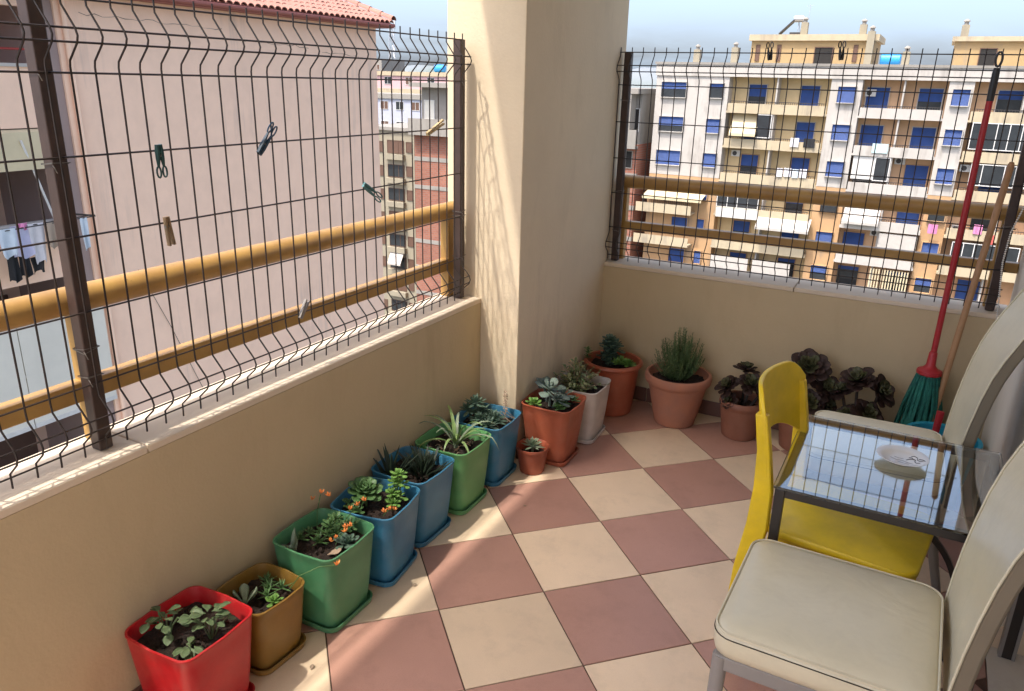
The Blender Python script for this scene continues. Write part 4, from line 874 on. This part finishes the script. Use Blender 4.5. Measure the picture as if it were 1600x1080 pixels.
for k in range(9):
    z = -3 * k
    if k < 3:
        win(ap, -21.35, -19.05, z + .55, z + 1.85, D, 'blue', openf=(.55, .4, 0)[k]); win(ap, -16.95, -15.75, z + .6, z + 1.8, D, 'blue', openf=(.7, 0, 0)[k])
    else:
        win(ap, -19.3, -17.8, z + .5, z + 1.8, D + .02, 'blue'); win(ap, -16.85, -16.2, z + .6, z + 1.8, D + .02, 'blue')
        link('balcony_slab', bx(-22.5, -17.2, D - 1.4, D + .019, z - .75, z - .6), 'yellow_far', ap); link('balcony_parapet', bx(-22.5, -17.2, D - 1.46, D - 1.402, z - .75, z + .1), 'yellow_far', ap)
    dd = D if k < 3 else D + .02
    win(ap, -6.3, -4.95, z + .55, z + 1.8, dd, 'blue', openf=(0, 0, 0, .5, 0, .5)[k % 6]); win(ap, 2.05, 3.25, z + .6, z + 1.8, dd, 'blue', openf=(0, 0, 0, .4, .3, .5)[k % 6])
    win(ap, 10.1, 11.3, z + .6, z + 1.8, dd, 'blue'); win(ap, 18.8, 20.1, z + .6, z + 1.8, dd, 'blue')
    yb = D + 1.5
    for x0, x1 in ((-13.8, -12.3), (-9.4, -7.9), (-4.2, -2.5), (-.3, 1.4), (5.2, 7.0), (12.6, 14.2), (16, 17.5)):
        win(ap, x0, x1, z - .38, z + 1.8, yb, 'blue', openf=rngw.choice((0, .55, .7, .85, 0)))
# balcony enclosures, awnings, air conditioners as measured on the facade
awning(ap, -14.75, -12.45, -2.3, -.62, D + .9, 1.4, 'awn_cream'); win(ap, -12.5, -11.35, -2.55, -.7, D + .02, 'darkglass')
win(ap, -15.1, -11.5, -8.75, -7.0, D - .45, 'darkglass'); link('enclosure_panel', bx(-15.1, -11.4, D - .6, D - .565, -9.7, -8.85), 'ac', ap)
awning(ap, -11.3, -6.8, -10.1, -9.2, D - .3, 1.3, 'c_pink' if False else 'awn_white'); awning(ap, -21.9, -16.3, -8.3, -7.9, D - .1, 1.5, 'awn_cream')
link('roller_blind', bx(-15.1, -11.7, D - .62, D - .58, -14.8, -13.3), 'awn_white', ap); link('roller_blind', bx(-11.3, -8.0, D - .62, D - .58, -14.9, -13.3), 'awn_white', ap)
link('enclosure_panel', bx(-4.3, -2.6, D + .07, D + .1, -5.5, -3.65), 'ac', ap); win(ap, -2.55, -1.5, -5.5, -3.7, D + .06, 'darkglass')
link('roller_blind', bx(-1.3, 1.6, D - .47, D - .43, -11.6, -9.75), 'awn_white', ap); awning(ap, -4.3, -1.5, -8.9, -7.9, D - .3, .9, 'awn_white')
for q in range(14): link('blind_slat', bx(-1.5 + q * .22, -1.4 + q * .22, D - .47, D - .43, -14.9, -12.8), 'awn_cream', ap)
win(ap, 3.9, 8.9, -2.55, -.65, D - .02, 'darkglass'); win(ap, 4.4, 8.9, -5.3, -3.75, D - .02, 'darkglass'); win(ap, 4.2, 8.8, -11.6, -9.9, D - .45, 'darkglass')
for x, z in ((-14.7, -4.4), (-1.2, -4.2), (-4.3, 1.1), (3.6, -4.4), (-2.1, -10.3), (3.9, -9.3), (.4, -7.6)): ac(ap, x, z, D + 1.5 if x not in (3.6,) else D + .9)
railing_far(ap, -21.9, -17.4, D - 1.44, -8.9 - .0, -8.3); railing_far(ap, -10.9, -7.2, D - .55, -11.8, -11.2, 'frame')
for i_, (x, z, c, w_, lb) in enumerate(((-10.3, -5.35, 'c_white', .5, 'white washing at the left end of the line on the third floor yellow balcony'), (-9.7, -5.3, 'c_white', .6, 'white washing next to the pale blue cloth on the yellow balcony'), (-9.0, -5.35, 'c_pale', .5, 'pale blue cloth between white washing on the yellow balcony'),
        (-8.4, -5.3, 'c_white', .6, 'white washing at the right end of the line on the third floor yellow balcony'), (-9.5, -2.75, 'c_white', .7, 'white cloth beside the black one on the second floor yellow balcony'), (-8.4, -2.75, 'c_black', .9, 'black cloth drying over a yellow balcony edge of the apartment block'),
        (-3.0, -2.85, 'c_aqua', 1.2, 'aqua cloth on a white balcony of the apartment block'), (2.2, -8.9, 'c_pink', .7, 'pink cloth on the orange wall between two balcony columns'), (5.4, -8.6, 'c_pink', .6, 'pink cloth above the red one on the orange floors'), (6.3, -9.3, 'c_red', .6, 'red cloth drying on the orange floors of the apartment block'))):
    lz = thing('laundry_item', lb, 'laundry', (x, D - .12 - (.5 if z < -7 else 0), z), 0, 'washing on the apartment block balconies')
    g = G(); pts = [(q / 8 * w_, -.03 + .03 * math.sin(q * 1.7 + i_), 0) for q in range(9)]; g.loops([[(a, b, .3) for a, b, _ in pts] + [(a, b + .03, .3) for a, b, _ in pts[::-1]], [(a, b * 1.5, -.45) for a, b, _ in pts] + [(a, b * 1.5 + .03, -.45) for a, b, _ in pts[::-1]]]); link('cloth', g, c, lz, smooth=True)
# penthouses and chimneys
def chimney(x, y, z0, z1, w=.55):
    o = link('chimney', bx(x, x + w, y, y + w, z0, z1 - .35), 'beige_far', ap); link('chimney_pot', G().lathe([(.17, z1 - .349), (.16, z1 - .12), (.26, z1 - .1), (.2, z1), (.05, z1 + .1)], 10, (x + w / 2, y + w / 2)), 'concrete', o)
link('penthouse_wall', bx(-14.3, -4.3, D + 2.5, D + 9, 3.501, 5.45), 'ochre_far', ap); link('penthouse_roof', bx(-14.5, -4.0, D + 2.2, D + 9.2, 5.452, 5.95), 'yellow_far', ap)
win(ap, -8.9, -7.5, 3.55, 4.9, D + 2.5, 'dark', 'brownframe')
for x in (-13.85, -12.05, -5.85): win(ap, x, x + .3, 3.8, 5.1, D + 2.5, 'brownframe', 'brownframe', .03)
link('penthouse_wall', bx(1.5, 7.2, D + 2.5, D + 9, 3.501, 5.4), 'ochre_far', ap); link('penthouse_roof', bx(1.3, 7.0, D + 2.2, D + 9.2, 5.402, 5.75), 'yellow_far', ap); link('penthouse_wall', bx(7.21, 15, D + 1.6, D + 9, 3.501, 5.3), 'ochre_far', ap); link('penthouse_roof', bx(7.02, 15.2, D + 1.3, D + 9.2, 5.302, 5.8), 'yellow_far', ap)
win(ap, 3.4, 4.5, 3.55, 4.85, D + 2.5, 'dark', 'brownframe')
for x, y, a, b in ((-19.0, D + 1, 3.5, 5.0), (-15.7, D + 1.2, 3.5, 5.2), (-10.4, D + 3, 5.95, 7.3), (-5.7, D + 3, 5.95, 7.1), (-4.9, D + 1.9, 3.5, 6.5), (-2.0, D + .8, 3.5, 4.9), (1.8, D + 3, 5.75, 7.0), (6.7, D + 3, 5.75, 7.2)): chimney(x, y, a, b)
sh = thing('solar_water_heater', 'rooftop solar water heater with silver tank and tilted panel', 'water heater', (-10.9, D + 4, 5.951))
link('tank', G().tube([(-.3, 0, 1.35), (.5, 0, 1.35)], .28, 14), 'steel', sh, smooth=True); link('panel', G().prism([(-1.35, .08), (-.2, 1.2), (-.25, 1.27), (-1.4, .15)], 'y', -.6, .4), 'iron', sh); link('stand', G().tube([(.1, 0, 0), (.1, 0, 1.1)], .03, 5).tube([(.35, .3, 0), (.1, .1, 1.1)], .03, 5), 'steel', sh); link('base', bx(-.5, .55, -.4, .4, .0, .25), 'iron', sh)
an = thing('antenna', 'thin television antenna above the chimney beside the solar heater', 'antenna', (-9.9, D + 3.3, 7.3)); link('mast', G().tube([(0, 0, 0), (0, 0, 1.1)], .02, 5), 'steel', an); link('arms', G().tube([(-.3, 0, 1), (.3, 0, 1)], .012, 4).tube([(-.2, 0, .85), (.2, 0, .85)], .012, 4), 'steel', an)
def tank(label, x, y, z, r):
    t = thing('water_tank', label, 'water tank', (x, y, z)); link('drum', G().tube([(-r * 1.6, 0, r * 1.02), (-r * 1.45, 0, r * 1.02), (r * 1.45, 0, r * 1.02), (r * 1.6, 0, r * 1.02)], [r * .8, r, r, r * .8], 20), 'tank', t, smooth=True, ang=50); link('filler_cap', G().lathe([(r * .25, r * 1.98), (r * .25, r * 2.15)], 12), 'tank', t)
tank('blue plastic water tank lying on the roof of the apartment block', -2.95, D + 3, 3.501, .48)

# ---- brick and concrete block behind the pillar
DB = 67.0
bb = thing('brick_building', 'unfinished brick building with pale concrete bands and grey top floors', 'apartment building', (-35, DB, GZ)); bf = link('brick_wall', bx(-48.2, -22.9, DB, DB + 14, GZ + .02, -3.75), 'brick', bb); bf.matrix_parent_inverse = Matrix.Translation((35, -DB, -GZ))
for k in range(9): link('concrete_band', bx(-48.26, -22.86, DB - .06, DB + .4, -6.55 - 3 * k - .3, -6.55 - 3 * k + .12), 'concrete', bf)
link('concrete_parapet', bx(-48.4, -22.85, DB - .9, DB - .78, -3.9, -2.4), 'concrete', bf); link('balcony_slab', bx(-48.4, -22.85, DB - .9, DB - .01, -4.1, -3.901), 'concrete', bf)
link('upper_wall', bx(-47.6, -23.0, DB + .6, DB + 14, -3.749, .75), 'concrete', bf); link('roof_slab', bx(-48.2, -22.9, DB - .9, DB + 14.2, .751, 1.2), 'concrete', bf)
for x in (-47.2, -44.2, -41, -29.5, -26.8, -24.4): win(bf, x, x + 1.2, -2.6, -.6, DB + .6, 'awn_grey' if x in (-47.2, -26.8) else 'dark', 'frame')
for x in (-25.4, -23.9): link('upper_pier', bx(x, x + .35, DB - .85, DB + .59, -2.39, .75), 'concrete', bf)
for k in range(3): win(bf, -29.6 + k * 2.4, -28.2 + k * 2.4, -5.9, -4.4, DB, 'dark', 'concrete')
# ---- beige tower
DY = 78.0
be = thing('beige_building', 'tall beige apartment building with brown windows beside the pink wall', 'apartment building', (-60, DY, GZ)); bf = link('wall', bx(-64, -56.0, DY, DY + 12, GZ + .02, -4.7), 'beige_far', be); bf.matrix_parent_inverse = Matrix.Translation((60, -DY, -GZ))
link('roof_edge', bx(-64.2, -55.9, DY - .3, DY + 12, -4.699, -4.3), 'concrete', bf)
for k in range(9):
    z = -6.15 - 3 * k
    win(bf, -61.75, -60.85, z - 1.25, z, DY, 'brownframe', 'brownframe', .05); win(bf, -57.2, -56.4, z - 1.1, z + .1, DY, 'brownframe', 'brownframe', .05)
    win(bf, -60.1, -57.6, z - 1.3, z + .2, DY, 'brownframe' if k % 3 == 0 else 'darkglass', 'brownframe'); link('balcony_parapet', bx(-60.3, -57.4, DY - .6, DY - .001, z - 2.1, z - 1.45), 'beige_far', bf)
awning(bf, -59.8, -57.7, -21.6, -19.6, DY, 1.2, 'awn_white')
# ---- further away
def simple(name, label, x0, x1, y0, y1, z1, m, rows=(), cols=0, edge=None, off=0):
    t = thing(name, label, 'building', ((x0 + x1) / 2, y0, GZ)); f = link('wall', bx(x0, x1, y0, y1, GZ + .02, z1), m, t); f.matrix_parent_inverse = Matrix.Translation((-(x0 + x1) / 2, -y0, -GZ))
    if edge: link('roof_edge', bx(x0 - .3, x1 + .3, y0 - .3, y1, z1 + .001, z1 + .8), edge, f)
    for z in rows:
        for k in range(cols):
            x = x0 + (x1 - x0) * (k + .5 + off) / cols; win(f, x - .8, x + .8, z - .6, z + .7, y0, 'brownframe' if k % 2 else 'darkglass', 'frame')
    return f
f = simple('far_building', 'distant pink building with a yellow roof band', -112, -70, 130, 142, 2.0, 'far_pink', (1.0, -5, -8, -11, -14), 8, 'yellow_far')
link('yellow_band', bx(-112.2, -69.8, 129.85, 130.1, -2.1, -.5), 'yellow_far', f)
simple('far_building', 'pale lavender building behind the beige one', -98, -74.5, 112, 120, -1.9, 'lavender', (-3.1, -6.5, -9.5, -12.5), 7, 'concrete')
simple('far_building', 'dark grey distant block rising left of the radio mast', -133, -127, 165, 175, 5.8, 'concrete', (4, 1), 2)
simple('far_building', 'low grey building in front of the hills between mast and water tank', -120, -80, 190, 205, 3.6, 'concrete', (2, -2), 9)
tank('small bright blue water tank on the far pink building', -88.2, 133, 2.81, .72)
ma = thing('radio_mast', 'lattice radio mast rising behind the distant pink building', 'mast', (-149.5, 200, GZ)); g = G(); 
for q in range(3):
    a = q * 2.094; g.tube([(2.2 * math.cos(a), 2.2 * math.sin(a), 0), (.75 * math.cos(a), .75 * math.sin(a), 48)], .13, 4)
link('leg', g, 'steel', ma); g = G()
for k in range(24):
    z0, z1 = k * 2, k * 2 + 2
    for q in range(3):
        a, b = q * 2.094, (q + 1) * 2.094; r0, r1 = 2.2 - 1.45 * z0 / 48, 2.2 - 1.45 * z1 / 48; g.tube([(r0 * math.cos(a), r0 * math.sin(a), z0), (r1 * math.cos(b), r1 * math.sin(b), z1)], .06, 3)
link('bracing', g, 'steel', ma); g = G(); [g.box(.9 * math.cos(a) - .2, .9 * math.cos(a) + .2, .9 * math.sin(a) - .2, .9 * math.sin(a) + .2, z, z + 2.4) for a in (.5, 2.6, 4.7) for z in (46.5, 38, 31)]; link('antenna_panel', g, 'frame', ma)

# ---- pink building across the gap (its face looks along +x)
XP = -13.0
pk = thing('pink_building', 'pale pink building with red tiled roof and a blank side wall', 'apartment building', (XP, 8, GZ))
pf = link('wall', bx(XP - 9, XP, 5.72, 15.2, GZ + .02, 2.95), 'pink', pk); pf.matrix_parent_inverse = Matrix.Translation((-XP, -8, -GZ))
link('corner_strip', bx(XP - 9, XP - .05, 5.40, 5.718, GZ + .02, 2.93), 'pink_dark', pf)
link('back_wall', bx(XP - 9, XP - 2.2, -4, 5.399, GZ + .02, 2.9), 'pink', pf); link('drainpipe', G().tube([(XP + .06, 5.86, 2.9), (XP + .06, 5.86, GZ + .1)], .05, 8), 'pink', pf, smooth=True)
for k in range(9):
    z = -3 * k + (0 if k == 0 else 0)
    zt = 1.68 - 2.82 * k
    link('balcony_parapet', bx(XP - .16, XP, -4, 5.398, zt - 1.08, zt - .03), 'pink', pf); link('parapet_cap', bx(XP - .2, XP + .04, -4, 5.398, zt - .029, zt + .03), 'awn_white', pf); link('balcony_slab', bx(XP - 2.19, XP - .161, -4, 5.397, zt - 1.0, zt - .85), 'pink_dark', pf)
    link('loggia_door', bx(XP - 2.18, XP - 2.12, 3.9, 5.1, zt - .84, zt + 1.05), 'brownframe', pf); link('loggia_door', bx(XP - 2.18, XP - 2.12, .6, 2.2, zt - .84, zt + 1.05), 'dark', pf)
link('cable', G().tube([(XP + .02, 6.7, -2.4), (XP + .03, 7.3, -3.8), (XP + .02, 8.0, -5.6)], .006, 5), 'iron', pf)
for ya, yb_, zc in ((6.2, 9.6, 2.62), (10.1, 12.4, 2.36), (12.9, 14.6, 2.2)):
    rc = random.Random(int(ya * 10)); nn_ = int((yb_ - ya) / .16); link('crack', G().tube([(XP + .001, ya + (yb_ - ya) * k / nn_, zc - .05 * (k / nn_) + rc.uniform(-.03, .03)) for k in range(nn_ + 1)], [.002 + rc.uniform(0, .006) for k in range(nn_ + 1)], 4), 'iron', pf)
link('red_rail', G().tube([(XP - .08, -4, 1.95), (XP - .08, 5.38, 1.95)], .02, 6), 'redpaint', pf)
link('lintel', bx(XP - .18, XP - .01, -4, 5.397, 2.66, 2.92), 'pink', pf)
# rolled awning over the laundry balcony, grey screen below
link('awning', G().prism([(XP - .02, .58), (XP + .30, .50), (XP + .36, .05), (XP + .36, -.08), (XP + .31, -.08), (XP + .30, .04), (XP - .02, .1)], 'y', .5, 5.36), 'awn_cream', pf) if False else None
g = G(); g.loops([[(XP - .02, y, .58), (XP + .12, y, .54), (XP + .16, y, .02), (XP + .16, y, -.12), (XP + .13, y, -.12), (XP + .13, y, .02), (XP + .08, y, .46), (XP - .02, y, .5)] for y in (.3, 5.36)]); link('awning', g, 'awn_cream', pf)
link('awning_arm', G().tube([(XP + .16, 4.62, .40), (XP + .02, 5.12, -1.25)], .022, 6), 'frame', pf, smooth=True)
for a, b in ((2.0, 3.98), (4.0, 5.76)): link('grey_screen', bx(XP + .005, XP + .05, a, b, -4.95, -2.75), 'awn_grey', pf); link('screen_base', bx(XP + .005, XP + .06, a, b, -5.04, -4.951), 'ac', pf)
# roof of barrel tiles
sl_ = .33; x_e = XP + .42
link('eave_board', bx(XP - .3, x_e - .02, 1.0, 15.52, 2.951, 3.06), 'eave', pf); link('gutter', G().tube([(x_e, 1.0, 3.02), (x_e, 15.5, 3.02)], .05, 8), 'eave', pf, smooth=True)
link('roof_deck', G().prism([(x_e - .03, 3.07), (XP - 5, 3.07 + 5.4 * sl_), (XP - 9, 3.07 + 5.4 * sl_ - 1.3), (XP - 9, 3.0), (x_e - .03, 3.0)], 'y', 1.0, 15.45), 'eave', pf)
# a barrel tile mesh: length along -x (up the slope), radius .1
def half(r, x, z, n=7): return [(x, r * math.cos(math.pi * k / (n - 1)), z + r * .75 * math.sin(math.pi * k / (n - 1))) for k in range(n)]
g = G(); L = .46; a_, b_ = half(.105, .03, .0), half(.085, -L, L * sl_); c_, d_ = half(.09, .03, -.005), half(.072, -L, L * sl_ - .005)
g.loops([a_ + c_[::-1], b_ + d_[::-1]]); tme = g.mesh('roof_tile'); tme.materials.append(M['rooftile'])
for f in tme.polygons: f.use_smooth = True
tme.set_sharp_from_angle(angle=R(50))
rt = random.Random(2); cnt = 0
for r_ in range(6):
    for c in range(49):
        o = bpy.data.objects.new('roof_tile', tme); COL.objects.link(o); o.parent = pf
        o.location = (x_e - r_ * .40, 15.36 - c * .21, 3.075 + r_ * .40 * sl_ + rt.uniform(-.006, .006)); o.rotation_euler = (rt.uniform(-.04, .04), rt.uniform(-.015, .015), rt.uniform(-.03, .03))
g = G()
for r_ in range(6, 14):
    for c in range(49): g.loops([[(q[0] + x_e - r_ * .4, q[1] + 15.36 - c * .21, q[2] + 3.075 + r_ * .4 * sl_) for q in lp] for lp in (a_, b_)], False, False)
for r_ in range(6):
    for c in range(49, 69): g.loops([[(q[0] + x_e - r_ * .4, q[1] + 15.36 - c * .21, q[2] + 3.075 + r_ * .4 * sl_) for q in lp] for lp in (a_, b_)], False, False)
link('upper_roof_tiles', g, 'rooftile', pf, kind='stuff', smooth=True)
g = G()
for k in range(14): g.loops([[(x_e - k * .4 + (.03 if e_ == 0 else -.45), 15.47 + r_ * math.cos(q), 3.16 + k * .4 * sl_ + (0 if e_ == 0 else .46 * sl_) + r_ * math.sin(q)) for q in [math.pi * s / 6 for s in range(7)]] for e_, r_ in ((0, .12), (1, .1))], False, False)
link('verge_tiles', g, 'rooftile', pf, smooth=True)
link('roof_dormer', bx(XP - 2.2, XP - .9, 9.6, 11.2, 3.55, 4.6), 'pink', pf)
# laundry line on the pink building
ll = thing('clothes_line', 'clothes line with metal bracket stretched along the pink balcony', 'clothes line', (XP + .35, 3, -1.05)); link('line', G().tube([(0, -3, -.02), (0, 0, -.05), (0, 2.6, 0)], .012, 5), 'iron', ll); link('bracket', G().tube([(-.34, 2.5, 0), (.05, 2.5, .02), (.1, 2.62, .0)], .02, 5), 'iron', ll); link('line', G().tube([(.14, -3, -.02), (.14, 0, -.05), (.14, 2.6, 0)], .012, 5), 'iron', ll)
items = [(2.9, .40, .55, 'c_lilac', 'pale lilac washing hanging on the pink balcony line', 0), (3.35, .5, .9, 'c_white', 'white sheet like washing hanging on the pink balcony line', 0), (3.9, .3, .5, 'c_pale', 'pale blue top hanging above the black trousers', 0), (4.22, .36, .58, 'c_lilac', 'lilac shirt with short sleeves on the pink balcony line', 0), (4.74, .28, .46, 'c_tan', 'tan cloth hanging at the middle of the balcony line', 0), (5.05, .26, .42, 'c_aqua', 'aqua vest hanging below the white awning arm', 0), (5.34, .14, .6, 'c_pale', 'pale cloth hanging past the fence post on the balcony line', 0),
         (4.50, .28, .72, 'c_white', 'long white shirt hanging on the pink balcony line', 0), (4.12, .42, .55, 'c_black', 'black trousers hanging on the pink balcony line', .45), (4.46, .26, .28, 'c_black', 'black shorts hanging lowest on the balcony line', .62), (4.18, .2, .1, 'c_pink', 'pink strip of cloth at the top of the balcony line', -.06)]
for i_, (y, w_, h_, c, lb, dz) in enumerate(items):
    t = thing('laundry_item', lb, 'laundry', (XP + (.30 if c == 'c_black' else (.35 if i_ % 2 else .49)), y, -1.08 - dz), 0, 'washing on the pink balcony line'); rg = random.Random(i_ + 50); N = 10; F = []; 
    ph = rg.uniform(0, 6)
    rows = []
    for j in range(7):
        s = j / 6; wd = w_ * (1 - .12 * s + .05 * math.sin(ph + s * 4)); row = []
        for q in range(N + 1): u = q / N; row.append((.035 * math.sin(u * 9 + ph + s * 1.5) * (.3 + s), (u - .5) * wd, .03 - h_ * s - .04 * math.sin(u * 7 + ph) * s))
        rows.append(row + [(a + .012, b, c_2) for a, b, c_2 in row[::-1]])
    g = G().loops(rows)
    if c == 'c_black' and h_ > .5: g = G().loops([[(q[0], q[1] * .45 - w_ * .25, q[2]) for q in r_] for r_ in rows]).loops([[(q[0], q[1] * .45 + w_ * .25, q[2] * .9) for q in r_] for r_ in rows])
    link('cloth', g, c, t, smooth=True)
